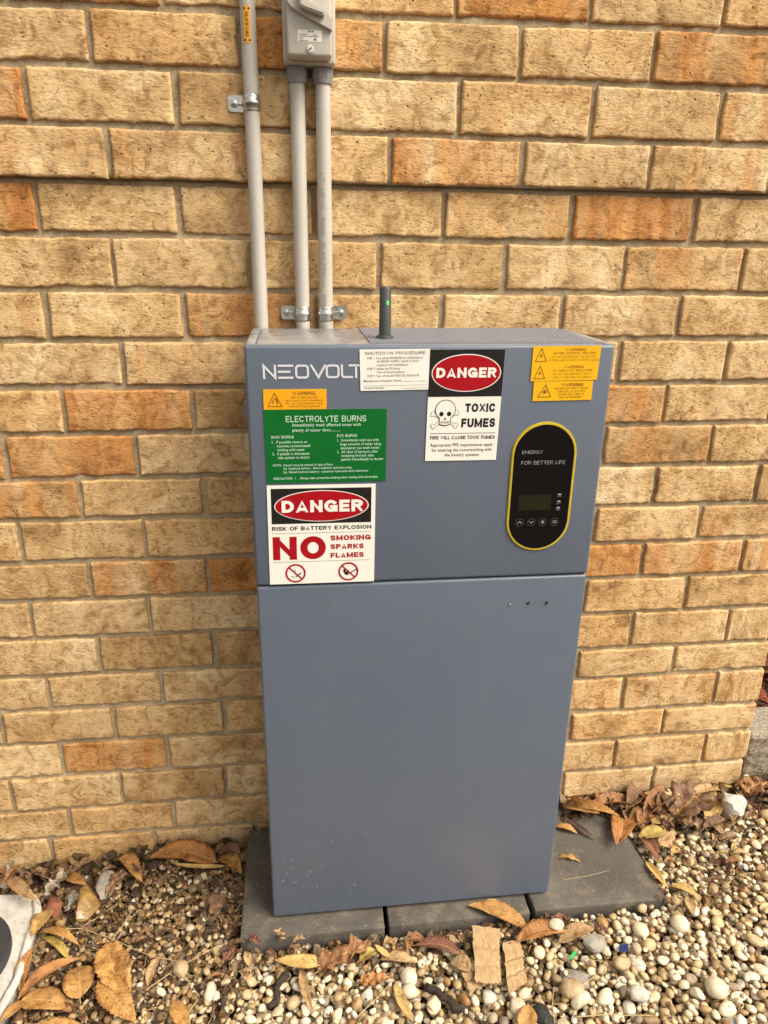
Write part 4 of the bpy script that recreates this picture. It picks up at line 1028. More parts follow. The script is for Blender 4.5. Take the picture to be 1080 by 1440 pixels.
def saddle(label, x, z, side, wy):
    """a half saddle: strap over the pipe and one tab screwed to the wall"""
    t = thing('conduit_saddle', label, 'pipe clip', (x, CY, z), 'steel saddles holding the conduits'); R0 = CR + .0006; R1 = CR + .0020; hh = .0125
    prof = []
    for k in range(15):
        a = -math.pi * .5 - .5 + (math.pi + 1.0) * k / 14
        prof.append((math.sin(a), -math.cos(a)))
    bm = bmesh.new()
    zs_ = [-hh, -hh + .002, -.0045, -.0025, .0025, .0045, hh - .002, hh]; ro = [.0012, .0014, .0014, .0030, .0030, .0014, .0014, .0012]   # a pressed rib round the middle
    G = [[bm.verts.new((x + sx * (CR + r_), CY + sy * (CR + r_), z + z_)) for sx, sy in prof] for z_, r_ in zip(zs_, ro)]
    for a, b in zip(G, G[1:]):
        for k in range(14): bm.faces.new((a[k], a[k + 1], b[k + 1], b[k]))
    o = bm_obj('strap', bm, M['zinc'], t, True); so = o.modifiers.new('s', 'SOLIDIFY'); so.thickness = .0011; so.offset = -1
    # tab with rounded end
    L0, L1 = CR * .95, CR + .027; bm = bmesh.new(); pts = [(L0, -hh), (L1 - .005, -hh), (L1 - .0015, -hh + .002), (L1, -hh + .006), (L1, hh - .006), (L1 - .0015, hh - .002), (L1 - .005, hh), (L0, hh)]
    yt = wy - .0025
    fr = bm.faces.new([bm.verts.new((x + side * a, yt, z + b)) for a, b in pts]); e = bmesh.ops.extrude_face_region(bm, geom=[fr])
    for v in e['geom']:
        if isinstance(v, bmesh.types.BMVert): v.co.y = wy
    bmesh.ops.recalc_face_normals(bm, faces=bm.faces)
    tb = bm_obj('tab', bm, M['zinc'], t)
    # pressed keyhole ridge and the screw
    cx = x + side * (CR + .0165)
    bm = bmesh.new(); add_box(bm, min(x + side * L0, cx), max(x + side * L0, cx), yt - .0017, yt + .0005, z - .0028, z + .0028, .0006, 2)
    tube_mesh(bm, [(cx, yt + .0005, z), (cx, yt - .0014, z), (cx, yt - .0018, z)], [.0066, .0064, .0052], 20); bmesh.ops.recalc_face_normals(bm, faces=bm.faces)
    autosmooth(bm_obj('pressed_ridge', bm, M['zinc'], t), 35)
    bm = bmesh.new(); tube_mesh(bm, [(cx, yt - .001, z), (cx, yt - .003, z), (cx, yt - .0038, z)], [.0037, .0036, .0022], 16); bmesh.ops.recalc_face_normals(bm, faces=bm.faces)
    sc_ = bm_obj('screw', bm, M['zinc'], t); autosmooth(sc_, 40)
    bm = bmesh.new(); add_box(bm, cx - .0014, cx + .0014, yt - .0041, yt - .0036, z - .0004, z + .0004); bm_obj('screw_slot', bm, M['seam'], sc_)
    return t
saddle('steel saddle clip high on the leftmost conduit', CXS[0], at(350, 145, y=CY).z, -1, STEP - .001)
saddle('steel saddle clip with its tab pointing left just above the cabinet', CXS[1], at(420, 441, y=CY).z, -1, -.003)
saddle('steel saddle clip with its tab pointing right just above the cabinet', CXS[2], at(458, 441, y=CY).z, 1, -.003)

SB, SF = STEP - .001, -.088
sx0, sx1 = at(398, 70, y=-.045).x, at(471.5, 70, y=-.045).x
szb = at(435, 91, y=-.05).z
sw = thing('isolator_switch', 'light grey rotary isolator switch box at the top of two conduits', 'switch', ((sx0 + sx1) / 2, SB, szb))
SZT = szb + .16
box('back_box', sx0, sx1, -.055, SB, szb, SZT, M['switch'], sw, .004, 3)
fx0, fx1, fzb = at(404, 75, y=SF).x, at(467, 75, y=SF).x, at(435, 79, y=SF).z
bm = bmesh.new(); add_box(bm, fx0, fx1, SF, -.054, fzb, SZT - .004, .0045, 3)
o = bm_obj('front_cover', bm, M['switch'], sw); autosmooth(o, 40)
def plate(name, pts_px, y0, y1, mat, parent, bev=.001):
    P = [at(a, b, y=y0) for a, b in pts_px]; bm = bmesh.new(); fr = bm.faces.new([bm.verts.new((p.x, y1, p.z)) for p in P]); e = bmesh.ops.extrude_face_region(bm, geom=[fr])
    for v in e['geom']:
        if isinstance(v, bmesh.types.BMVert): v.co.y = y0
    bmesh.ops.recalc_face_normals(bm, faces=bm.faces)
    if bev: bmesh.ops.bevel(bm, geom=[e_ for e_ in bm.edges if all(abs(v.co.y - y0) < 1e-6 for v in e_.verts)], offset=bev, segments=2, affect='EDGES')
    o = bm_obj(name, bm, mat, parent); autosmooth(o, 35); return o
def zp(x, y): return 300 + x / 4.154, y / 4.154
knob = plate('rotary_handle', [zp(*p) for p in ((425, -110), (428, 2), (450, 38), (500, 72), (694, 180), (694, 112), (655, 60), (640, -110))], SF - .007, SF + .001, M['switch'], sw)
plate('grip', [zp(*p) for p in ((500, -110), (503, 25), (530, 42), (648, 86), (656, 62), (560, 0), (560, -110))], SF - .022, SF - .005, M['switch'], knob, .002)
f = Flat([zp(493, 172), zp(635, 178), zp(632, 246), zp(492, 241)], SF - .0001, .0003); f.sheet('rating_label', 'white', sw)
f.rect('lettering', 'greyprint', .43, .06, .53, .2); f.rect('lettering', 'greyprint', .57, .06, .66, .2)
for a, b, v in ((.07, .37, .40), (.07, .37, .55), (.07, .22, .72), (.07, .42, .90), (.64, .78, .42), (.44, .62, .55), (.66, .88, .55)): f.line('lettering', 'greyprint', [(a, v), (b, v)], .0011)
f.poly('lettering', 'greyprint', [(.73, .58), (.64, .90), (.82, .90)]); f.finish()
kp = at(*zp(565, 288), y=SF)
bm = bmesh.new(); tube_mesh(bm, [(kp.x, SF + .001, kp.z), (kp.x, SF - .0016, kp.z), (kp.x, SF - .0022, kp.z)], [.0064, .0062, .0052], 26); bmesh.ops.recalc_face_normals(bm, faces=bm.faces)
lk = bm_obj('cover_screw', bm, M['switch'], sw); autosmooth(lk, 40)
bm = bmesh.new(); tube_mesh(bm, [(kp.x, SF - .0018, kp.z), (kp.x, SF - .0027, kp.z)], [.0044, .0040], 22); bmesh.ops.recalc_face_normals(bm, faces=bm.faces); bm_obj('screw_head', bm, M['logo'], lk)
bm = bmesh.new(); add_box(bm, -.0032, .0032, -.0008, .0002, -.0008, .0008); bmesh.ops.transform(bm, matrix=Matrix.Translation((kp.x, SF - .0027, kp.z)) @ Matrix.Rotation(-.7, 4, 'Y'), verts=bm.verts); bm_obj('screw_slot', bm, M['seam'], lk)

# ------------------------------------------------------------------ leaves
LEAFC = dict(gold=(.44, .235, .072), amber=(.37, .165, .05), yellow=(.54, .36, .125), pale=(.58, .41, .22), rust=(.30, .145, .06), brown=(.22, .125, .068), dark=(.075, .045, .03), olive=(.42, .31, .08), grey=(.42, .36, .28), red=(.20, .085, .05), tan=(.44, .28, .135))
def leaf(label, base, tip, wpx, col, style='lance', fold=.25, arch=.12, twist=.0, lift=.004, roll=0, tiplift=.0, crumple=.05, zb=None):
    rr = random.Random(hash(label) % 9999 if False else sum(ord(c) * (i + 1) for i, c in enumerate(label)))
    b = on_ground(*base, lift=lift) if zb is None else at(*base, y=zb[0]); t = on_ground(*tip, lift=lift + tiplift) if zb is None else at(*tip, y=zb[1])
    for p_ in (b, t):
        if p_.x < CORNER and p_.y > -.014: p_.y = -.014; p_.z = min(p_.z, surf(p_.x, -.02) + lift + tiplift)
    if zb is None:                               # rest on the highest pebbles below instead of sinking into them
        up_ = max(surf(b.x + (t.x - b.x) * q, b.y + (t.y - b.y) * q, .010) - (b.z + (t.z - b.z) * q) for q in (.12, .3, .5, .7, .88))
        if up_ > -.001: b.z += up_ + .002; t.z += up_ + .002
    L = (t - b).length; px_m = L / max(1e-6, math.hypot(tip[0] - base[0], tip[1] - base[1])); W = wpx * min(px_m, .0022) / 2
    n, m_ = 30, 9; V = []; UV = []; off = Vector((rr.uniform(0, 50), rr.uniform(0, 50), 0))
    for i in range(n + 1):
        u = i / n
        if style == 'lance': wd = math.sin(math.pi * u ** .85) ** .85 * (1 + (.085 if i % 2 else -.06))
        elif style == 'oval': wd = math.sin(math.pi * u ** .75) ** .6
        elif style == 'oak': wd = math.sin(math.pi * min(1, u ** .7)) ** .6 * (.42 + .58 * abs(math.sin(math.pi * 3.2 * u + .4)))
        elif style == 'maple': wd = (math.sin(math.pi * u ** .6)) ** .7 * (.30 + .70 * abs(math.sin(math.pi * 2.3 * u + .5)) ** 1.5)
        else: wd = math.sin(math.pi * u) ** .5
        wd = max(.02, wd)
        for j in range(m_):
            s = (j / (m_ - 1)) * 2 - 1
            ru = roll * s * 2.2                       # rolling of the blade round its length
            yy = (math.sin(ru) / (roll * 2.2) if abs(roll) > .01 else s) * W * wd
            zz = fold * abs(s) * W * wd + ((1 - math.cos(ru)) / (abs(roll) * 2.2) * W * wd if abs(roll) > .01 else 0)
            zz += arch * L * math.sin(math.pi * u) + crumple * W * 2 * mnoise.noise(Vector((u * 6, s * 1.6, 0)) + off) + crumple * W * mnoise.noise(Vector((u * 15, s * 4, 3)) + off)
            sway = .06 * L * math.sin(u * 3.1) * rr.uniform(.98, 1.02) * (1 if len(label) % 2 else -1)
            ct, st_ = math.cos(twist * (u - .5)), math.sin(twist * (u - .5))
            V.append((u * L, yy * ct - zz * st_ * .6 + sway, yy * st_ + zz * ct)); UV.append((u, s * wd))
    F = [(i * m_ + j, i * m_ + j + 1, (i + 1) * m_ + j + 1, (i + 1) * m_ + j) for i in range(n) for j in range(m_ - 1)]
    # stalk
    k0 = len(V); sl = L * .16; sr = max(.0006, W * .035)
    for i in range(4):
        for j in range(4): a = math.pi / 2 * j; V.append((-sl * i / 3 + .02 * L, sr * math.cos(a), sr * math.sin(a) + .0 - .1 * sl * (i / 3) ** 2)); UV.append((0, 0))
    F += [(k0 + i * 4 + j, k0 + i * 4 + (j + 1) % 4, k0 + (i + 1) * 4 + (j + 1) % 4, k0 + (i + 1) * 4 + j) for i in range(3) for j in range(4)]
    me = bpy.data.meshes.new('fallen_leaf'); me.from_pydata(V, [], F); uvl = me.uv_layers.new(name='uv')
    for lp_ in me.loops: uvl.data[lp_.index].uv = UV[lp_.vertex_index]
    o = link('fallen_leaf', me, M['leaf'], None, True)
    d = (t - b).normalized(); side = Vector((0, 0, 1)).cross(d).normalized() if zb is None else Vector((0, -1, .25)).cross(d).normalized(); up = d.cross(side)
    o.matrix_world = Matrix(((d.x, side.x, up.x, b.x), (d.y, side.y, up.y, b.y), (d.z, side.z, up.z, b.z), (0, 0, 0, 1)))
    so = o.modifiers.new('thickness', 'SOLIDIFY'); so.thickness = .00025
    c = LEAFC[col]; k = rr.uniform(.88, 1.1); o.color = (c[0] * k, c[1] * k, c[2] * k, 1)
    tag(o, label, 'leaf', 'fallen leaves around the cabinet'); return o
LV_ = [
 ('upright orange leaf resting over the back edge of the right paver', (872, 1140), (866, 1188), 25, 'amber', 'lance', .3, .04, 0, .02, 0, .004),
 ('crescent pale orange leaf curving across the back of the right paver', (798, 1146), (868, 1162), 20, 'gold', 'lance', .5, .10, 0, .008),
 ('rusty leaf lying along the foot of the wall behind the right paver', (893, 1134), (826, 1138), 22, 'rust', 'lance', .6, .06, 0, .024, .4),
 ('orange leaf tucked against the cabinet side on the right paver', (785, 1136), (842, 1154), 20, 'gold', 'lance', .35, .08, .4, .020),
 ('broad orange leaf against the cabinet side nearest the wall', (782, 1122), (815, 1131), 20, 'amber', 'oval', .3, .1, 0, .030),
 ('short tan leaf at the cabinet edge on the right paver', (781, 1162), (812, 1172), 13, 'gold', 'lance', .3, .1, 0, .006),
 ('curled brown leaf standing against the wall near the brick joint', (905, 1152), (938, 1106), 26, 'rust', 'lance', .7, .1, .4, .02, .5, .03),
 ('slim golden leaf leaning up beside the curled brown leaf', (903, 1146), (915, 1118), 12, 'gold', 'lance', .3, .06, 0, .02, 0, .02),
 ('pale torn leaf propped before the wall', (938, 1130), (948, 1110), 20, 'pale', 'oak', .3, .08, 0, .030, 0, .02),
 ('large purple brown lobed leaf heaped by the wall', (946, 1150), (985, 1108), 52, 'brown', 'oak', .4, .14, .3, .022, 0, .015, .22),
 ('brown crumpled leaf below the purple brown lobed leaf', (990, 1165), (945, 1150), 40, 'brown', 'oak', .3, .1, .3, .014, 0, 0, .25),
 ('orange leaf bridging from the right paver to the litter', (884, 1162), (933, 1144), 22, 'gold', 'lance', .35, .1, 0, .014),
 ('small yellow scrap of leaf beside the bridging orange leaf', (918, 1158), (934, 1145), 14, 'yellow', 'maple', .2, .1, 0, .022),
 ('bright yellow leaf upright by the white rock', (996, 1153), (1003, 1122), 19, 'yellow', 'oval', .4, .06, 0, .016, 0, .010),
 ('olive yellow leaf leaning on the wall near its corner', (986, 1090), (1026, 1104), 16, 'olive', 'lance', .3, .05, .2, .03, 0, .01),
 ('orange brown leaf below the wall corner', (1020, 1102), (1064, 1106), 20, 'amber', 'lance', .4, .1, .3, .026),
 ('reddish leaf heaped right of the white rock', (1048, 1118), (1078, 1104), 30, 'rust', 'oak', .4, .12, 0, .02, 0, 0, .2),
 ('long tan leaf lying in front of the wall corner', (968, 1118), (1022, 1108), 14, 'tan', 'lance', .4, .06, 0, .026),
 ('orange brown leaf below the bright yellow leaf', (988, 1150), (1018, 1178), 17, 'tan', 'lance', .4, .1, 0, .010),
 ('tan lobed leaf with gaps beside the right paver', (906, 1168), (958, 1200), 52, 'tan', 'maple', .2, .06, 0, .010, 0, 0, .1),
 ('pale olive leaf above the tan lobed leaf', (898, 1178), (938, 1166), 20, 'olive', 'lance', .4, .08, 0, .012),
 ('dark red leaf tucked against the right paver edge', (896, 1174), (926, 1210), 18, 'red', 'lance', .4, .08, .3, .008),
 ('slim yellow leaf along the outer edge of the right paver', (908, 1212), (940, 1250), 12, 'yellow', 'lance', .4, .08, 0, .008),
 ('yellow leaf lying on pebbles off the right paver corner', (944, 1246), (982, 1262), 17, 'yellow', 'lance', .4, .1, 0, .006),
 ('brown leaf scrap by the right paver corner', (968, 1262), (976, 1288), 12, 'tan', 'lance', .4, .1, 0, .004),
 ('tiny golden leaf alone in the middle of the right paver', (786, 1206), (816, 1212), 13, 'gold', 'maple', .3, .12, .5, .003),
 ('dark narrow leaf lying on the right paver by the cabinet', (800, 1154), (838, 1181), 9, 'dark', 'lance', .5, .05, 0, .005),
 ('golden leaf lying across the front of the middle paver', (742, 1306), (658, 1274), 29, 'gold', 'lance', .3, .05, .15, .004),
 ('pale small leaf under the cabinet edge behind the golden leaf', (676, 1276), (708, 1270), 12, 'pale', 'oval', .2, .06, 0, .003),
 ('copper leaf on the pebbles before the right paver', (726, 1328), (800, 1312), 26, 'amber', 'lance', .35, .07, .2, .006),
 ('tan leaf overlapping the tip of the copper leaf', (786, 1326), (838, 1306), 22, 'tan', 'lance', .3, .08, 0, .010),
 ('small red brown crumpled leaf at the front edge of the right paver', (836, 1304), (856, 1312), 16, 'red', 'maple', .4, .2, 0, .010, 0, 0, .3),
 ('yellow leaf lying before the left paver', (458, 1354), (386, 1350), 22, 'yellow', 'lance', .3, .05, .2, .010),
 ('rusty crumpled leaf heaped before the left paver', (448, 1366), (522, 1326), 40, 'rust', 'oak', .5, .14, .5, .008, 0, .006, .35),
 ('tan leaf right of the rusty crumpled leaf', (505, 1352), (532, 1338), 18, 'olive', 'lance', .4, .1, 0, .012),
 ('orange tan leaf at the joint of the left and middle pavers', (582, 1352), (534, 1350), 18, 'tan', 'lance', .3, .08, 0, .008),
 ('slim pale leaf sticking up at the paver joint', (548, 1346), (527, 1328), 10, 'yellow', 'lance', .3, .05, 0, .012, 0, .006),
 ('dark red brown leaf lying before the middle paver', (584, 1332), (652, 1346), 22, 'red', 'lance', .5, .08, .3, .006),
 ('brown leaf left of the fibrous board pieces', (636, 1352), (662, 1366), 26, 'tan', 'oval', .3, .1, 0, .006),
 ('orange brown leaf half buried among pebbles at front', (506, 1380), (548, 1374), 22, 'amber', 'oak', .3, .06, 0, .002, 0, 0, .2),
 ('long narrow yellow leaf at the bottom edge of the gravel', (556, 1382), (582, 1438), 15, 'yellow', 'lance', .3, .03, 0, .006),
 ('orange leaf point rising at the bottom edge near the charcoal lump', (734, 1452), (744, 1412), 26, 'gold', 'lance', .4, .05, 0, .006),
 ('curved brown leaf strip between the dark stick and pebbles', (424, 1362), (440, 1424), 13, 'tan', 'lance', .6, .07, .3, .006),
 ('red brown star shaped leaf beside the left paver corner', (332, 1332), (308, 1360), 24, 'red', 'maple', .3, .12, 0, .006, 0, 0, .2),
 ('brown upright scrap of leaf before the left paver corner', (350, 1358), (344, 1338), 12, 'tan', 'lance', .4, .1, 0, .006),
 ('large brown gold leaf lying along the foot of the wall', (304, 1212), (210, 1206), 36, 'amber', 'oval', .25, .10, .1, .018),
 ('thin golden leaf edge under the large brown gold leaf', (318, 1218), (240, 1214), 8, 'yellow', 'lance', .3, .02, 0, .012),
 ('curled golden leaf standing at the wall beside the large one', (200, 1240), (160, 1212), 17, 'gold', 'lance', .5, .14, .4, .010, .4, .012),
 ('small yellow brown leaf touching the left paver by the wall', (306, 1208), (340, 1230), 17, 'gold', 'lance', .4, .1, .3, .010),
 ('brown leaf against the left paver near the wall', (312, 1192), (338, 1206), 18, 'brown', 'oval', .4, .1, .3, .018),
 ('large crumpled golden leaf with serrated edge in the left gravel', (150, 1328), (184, 1404), 36, 'gold', 'lance', .45, .05, .3, .008, 0, 0, .16),
 ('golden serrated leaf half below the large crumpled one', (144, 1376), (192, 1440), 34, 'gold', 'lance', .3, .06, .2, .006),
 ('long rolled orange leaf pointing at the left gravel', (24, 1408), (114, 1347), 27, 'amber', 'lance', .5, .06, .3, .016, .35),
 ('broad golden leaf at the bottom left beneath the rolled one', (28, 1410), (98, 1416), 34, 'gold', 'oval', .25, .06, .1, .010),
 ('roundish golden leaf right of the rolled orange leaf', (112, 1404), (104, 1362), 33, 'gold', 'oval', .35, .08, 0, .008),
 ('golden leaf standing beside the pale slab', (28, 1394), (46, 1332), 24, 'amber', 'lance', .4, .08, .2, .010),
 ('small yellow leaf touching the pale slab near its corner', (46, 1316), (68, 1280), 17, 'yellow', 'lance', .4, .1, .2, .012),
 ('slim orange leaf pointing right from the small yellow one', (54, 1312), (112, 1330), 11, 'gold', 'lance', .5, .1, .2, .012),
 ('narrow olive leaf below the slim orange one', (60, 1318), (98, 1353), 9, 'olive', 'lance', .5, .05, 0, .008),
 ('golden leaf cut by the bottom edge at left', (56, 1440), (122, 1446), 22, 'gold', 'lance', .3, .06, 0, .010),
 ('golden leaf in the far bottom left corner', (34, 1408), (0, 1438), 16, 'gold', 'lance', .35, .06, 0, .012),
 ('orange leaf point at the bottom edge left of the dark stick', (266, 1448), (244, 1406), 20, 'gold', 'lance', .5, .06, .2, .006),
 ('thin brown leaf standing in the left gravel', (208, 1388), (226, 1346), 14, 'tan', 'lance', .5, .08, .3, .006),
 ('grey dried crumpled leaf left of the amber stone', (62, 1262), (98, 1226), 28, 'grey', 'oak', .4, .2, .5, .012, 0, .012, .5),
 ('small orange scrap of leaf above the amber stone', (94, 1232), (120, 1244), 13, 'gold', 'oval', .3, .1, 0, .018),
 ('brown curled leaf against the wall by the pale slab', (6, 1246), (36, 1202), 20, 'rust', 'oak', .6, .1, .6, .012, .3, .03, .3),
 ('dark brown leaf tips standing at the wall at far left', (20, 1240), (18, 1212), 14, 'brown', 'maple', .5, .1, .6, .012, .3, .03, .3),
 ('brown leaf lying behind the pale slab', (52, 1274), (16, 1242), 13, 'tan', 'lance', .5, .1, .3, .02),
 ('brown leaf heaped at the wall right of the grey dried leaf', (100, 1234), (124, 1206), 16, 'brown', 'oak', .4, .12, .4, .014, 0, .02, .3),
 ('brown leaf between the amber stone and the curled golden leaf', (150, 1262), (186, 1226), 22, 'brown', 'oak', .4, .1, .4, .010, 0, .008, .3),
 ('dull brown leaf against the left paver in the shade', (296, 1288), (318, 1262), 26, 'brown', 'oval', .3, .1, 0, .006, 0, 0, .2),
]
for a in LV_: leaf(*a)
hr = random.Random(31)
ORD = 'leftmost,second from left,third from left,fourth from left,fifth from left,sixth from left,seventh from left,eighth from left,ninth from left,tenth from left,eleventh from left,twelfth from left,thirteenth from left,fourteenth from left,fifteenth from left,rightmost'.split(',')
LOOK = dict(brown='brown', rust='rust brown', tan='tan', gold='golden', amber='orange', dark='blackish', grey='grey', red='red brown', yellow='yellow')
SHP = dict(lance='slim leaf', oak='lobed leaf', oval='rounded leaf', maple='ragged leaf')
def heap(n, place, box_, cols, lmin, lmax, lift):
    spots = sorted((hr.uniform(box_[0], box_[2]), hr.uniform(box_[1], box_[3])) for _ in range(n))
    for k, (x0, y0) in enumerate(spots):
        a = hr.uniform(0, 6.28); L = hr.uniform(lmin, lmax); col = hr.choice(cols); st = hr.choice(['lance', 'oak', 'oval', 'maple', 'lance'])
        lab = LOOK[col] + ' ' + SHP[st] + ', ' + ('rightmost' if k == n - 1 else ORD[k]) + ' ' + place
        leaf(lab, (x0 - L * math.cos(a) / 2, y0 - L * .28 * math.sin(a)), (x0 + L * math.cos(a) / 2, y0 + L * .28 * math.sin(a)), L * hr.uniform(.3, .62), col, st, hr.uniform(.2, .8), hr.uniform(.05, .2), hr.uniform(-.7, .7), hr.uniform(.3, 1) * lift, hr.choice([0, 0, .35, .5]), hr.uniform(0, .012), hr.uniform(.1, .35))
heap(16, 'in the heap right of the pavers', (890, 1128, 1010, 1165), ['brown', 'rust', 'tan', 'gold', 'amber', 'gold', 'brown'], 22, 46, .022)
heap(9, 'of scraps under the wall corner', (1010, 1098, 1070, 1165), ['rust', 'red', 'brown', 'tan'], 14, 34, .016)
heap(7, 'of those piled behind the right paver', (800, 1126, 890, 1142), ['rust', 'gold', 'amber', 'brown', 'tan'], 26, 48, .020)
heap(15, 'of scraps behind the pale slab', (0, 1222, 150, 1262), ['brown', 'dark', 'brown', 'grey', 'rust', 'tan'], 16, 36, .014)
heap(12, 'of scraps along the wall beside the amber stone', (150, 1212, 335, 1240), ['brown', 'dark', 'brown', 'rust', 'tan'], 14, 30, .010)
heap(12, 'of scraps against the left paver side', (290, 1236, 334, 1340), ['brown', 'rust', 'brown', 'dark', 'tan'], 14, 30, .008)
heap(14, 'of scraps along the front of the pavers', (345, 1318, 690, 1352), ['brown', 'rust', 'red', 'dark', 'tan'], 12, 30, .006)
heap(9, 'of scraps scattered right of the pavers', (925, 1165, 1060, 1215), ['tan', 'brown', 'rust', 'yellow'], 12, 30, .006)
heap(14, 'of scraps in the lower left gravel', (60, 1300, 330, 1430), ['brown', 'dark', 'rust', 'brown', 'tan'], 12, 28, .004)

# ------------------------------------------------------------------ stones that stand out
def stone(name, label, px, py, wpx, hpx, mat, angular=.0, lift=0, flat=.75, cat='stone'):
    p = on_ground(px, py + hpx * .25); k = (p - Vector(CAM.tolist())).length / FPX
    if cat == 'pebble': wpx, hpx = wpx * .82, hpx * .82
    a, b = wpx * k / 2, hpx * k / 2
    rr = np.random.default_rng(int(px * 7 + py)); d = IV3.copy()
    bmS = None
    for _ in range(3):
        ax_ = rr.normal(size=3); ax_ /= np.linalg.norm(ax_); d = d * (1 + rr.uniform(-.12, .12) * (d @ ax_))[:, None]
    for _ in range(7 + int(angular * 12)):
        ax_ = rr.normal(size=3); ax_ /= np.linalg.norm(ax_); lim = rr.uniform(.72 - angular * .28, .93); ex = np.maximum(0, d @ ax_ - lim); d = d - ax_[None] * (ex * (.75 + .25 * angular))[:, None]
    off_ = Vector((px, py, 1.0))
    d = d * np.array([1 + (.04 + angular * .16) * mnoise.noise(Vector(v.tolist()) * 1.7 + off_) + (.015 + angular * .05) * mnoise.noise(Vector(v.tolist()) * 5 + off_) for v in d])[:, None]
    d = d * np.array([a, b * 1.0, min(a, b) * flat])
    o = pydata(name, d, [tuple(int(i) for i in f_) for f_ in IF3], M[mat], None, True)
    if angular > .3: autosmooth(o, 28)
    o.location = (p.x, p.y, surf(p.x, p.y, .003) + min(a, b) * flat * .45 + lift); o.rotation_euler = (.15, .1, rr.uniform(-.3, .3))
    tag(o, label, cat, 'stones lying on the gravel'); return o
stone('amber_stone', 'shiny amber quartz stone near the wall at left', 123, 1268, 34, 48, 'gold', .6, .002)
stone('white_rock', 'chunky white rock by the wall corner', 1027, 1131, 40, 42, 'whitestone', .8, .006, .95)
stone('red_stone', 'brick red broken stone beside the amber quartz', 76, 1274, 22, 28, 'redstone', .5)
stone('slate_stone', 'dark grey stone wedged left of the amber quartz', 100, 1262, 14, 30, 'greystone', .4)
stone('slate_stone', 'dark grey stone behind the amber quartz on its right', 150, 1245, 22, 40, 'greystone', .4)
stone('grey_stone', 'grey angular stone in the gravel before the right paver', 815, 1371, 46, 28, 'greystone', .6, 0, .8)
stone('grey_stone', 'flat grey stone under the tan leaf by the right paver', 838, 1324, 28, 26, 'greystone', .4, .004, .4)
stone('pebble', 'round tan pebble below the grey angular stone', 803, 1388, 36, 30, 'tan', 0, 0, .8, 'pebble')
stone('pebble', 'smooth white egg shaped pebble right of the tan one', 898, 1396, 29, 23, 'whitestone', 0, 0, .8, 'pebble')
stone('pebble', 'large round cream pebble near the bottom right', 1007, 1384, 30, 30, 'cream', 0, 0, .75, 'pebble')
stone('pebble', 'white pebble in the bottom right corner', 1030, 1424, 30, 26, 'whitestone', 0, 0, .75, 'pebble')
stone('pebble', 'smooth cream pebble at the front paver joint', 782, 1300, 24, 20, 'cream', 0, .004, .85, 'pebble')
stone('pebble', 'big cream pebble lying right of the right paver corner', 955, 1296, 26, 26, 'cream', 0, 0, .8, 'pebble')
stone('pebble', 'cream pebble left of the big one by the right paver', 901, 1306, 24, 22, 'cream', 0, 0, .8, 'pebble')
stone('pebble', 'brown speckled pebble below the blue plastic chip', 872, 1354, 26, 20, 'tan', 0, 0, .8, 'pebble')
stone('pebble', 'round yellowish pebble in the gravel left of the charcoal lump', 728, 1412, 26, 26, 'cream', 0, 0, .8, 'pebble')
stone('pebble', 'upper of two touching cream pebbles before the middle paver', 575, 1372, 26, 26, 'cream', 0, .004, .85, 'pebble')
stone('pebble', 'lower of two touching cream pebbles before the middle paver', 575, 1393, 22, 20, 'cream', 0, .002, .8, 'pebble')
stone('pebble', 'pale tan pebble in the left gravel near a straw', 255, 1360, 22, 24, 'tan', 0, .002, .85, 'pebble')
stone('pebble', 'white flat pebble beside the curved brown leaf strip', 423, 1388, 24, 12, 'whitestone', 0, .002, .6, 'pebble')
stone('pebble', 'white pebble standing left of the rusty leaf', 296, 1388, 18, 30, 'cream', 0, .002, .8, 'pebble')
stone('charcoal_lump', 'black charcoal lump at the bottom edge', 764, 1424, 30, 36, 'char', .8, .002, .8, 'charcoal')

# ------------------------------------------------------------------ sticks, straws, scraps
def stick(name, label, pts, r0, r1, mat, lift=.004, seg=8, cat='stick'):
    P = [on_ground(px, py, lift, .008) for px, py in pts]
    Q = []
    for i in range(len(P) - 1):
        for k in range(5): Q.append(P[i].lerp(P[i + 1], k / 5))
    Q.append(P[-1])
    # settle on a smooth line over the stones
    zsm = [sum(Q[j].z for j in range(max(0, i - 4), min(len(Q), i + 5))) / len(range(max(0, i - 4), min(len(Q), i + 5))) for i in range(len(Q))]
    Q = [Vector((q_.x, q_.y, z_)) for q_, z_ in zip(Q, zsm)]
    for i, q_ in enumerate(Q): q_ += Vector((mnoise.noise(q_ * 60), mnoise.noise(q_ * 60 + Vector((9, 0, 0))), 0)) * r0 * 1.5
    R = [(r0 + (r1 - r0) * i / (len(Q) - 1)) * (1 + .25 * mnoise.noise(q_ * 90)) for i, q_ in enumerate(Q)]
    bm = bmesh.new(); tube_mesh(bm, Q, R, seg); bmesh.ops.recalc_face_normals(bm, faces=bm.faces)
    tag(bm_obj(name, bm, M[mat], None, True), label, cat, 'sticks and straws on the gravel')
stick('bark_stick', 'dark bark stick lying before the middle paver', [(600, 1388), (628, 1402), (653, 1422)], .008, .0075, 'bark', .006)
stick('bark_stick', 'dark bark stick in the gravel below the yellow leaf', [(403, 1364), (392, 1392), (381, 1420)], .008, .006, 'bark', .006)
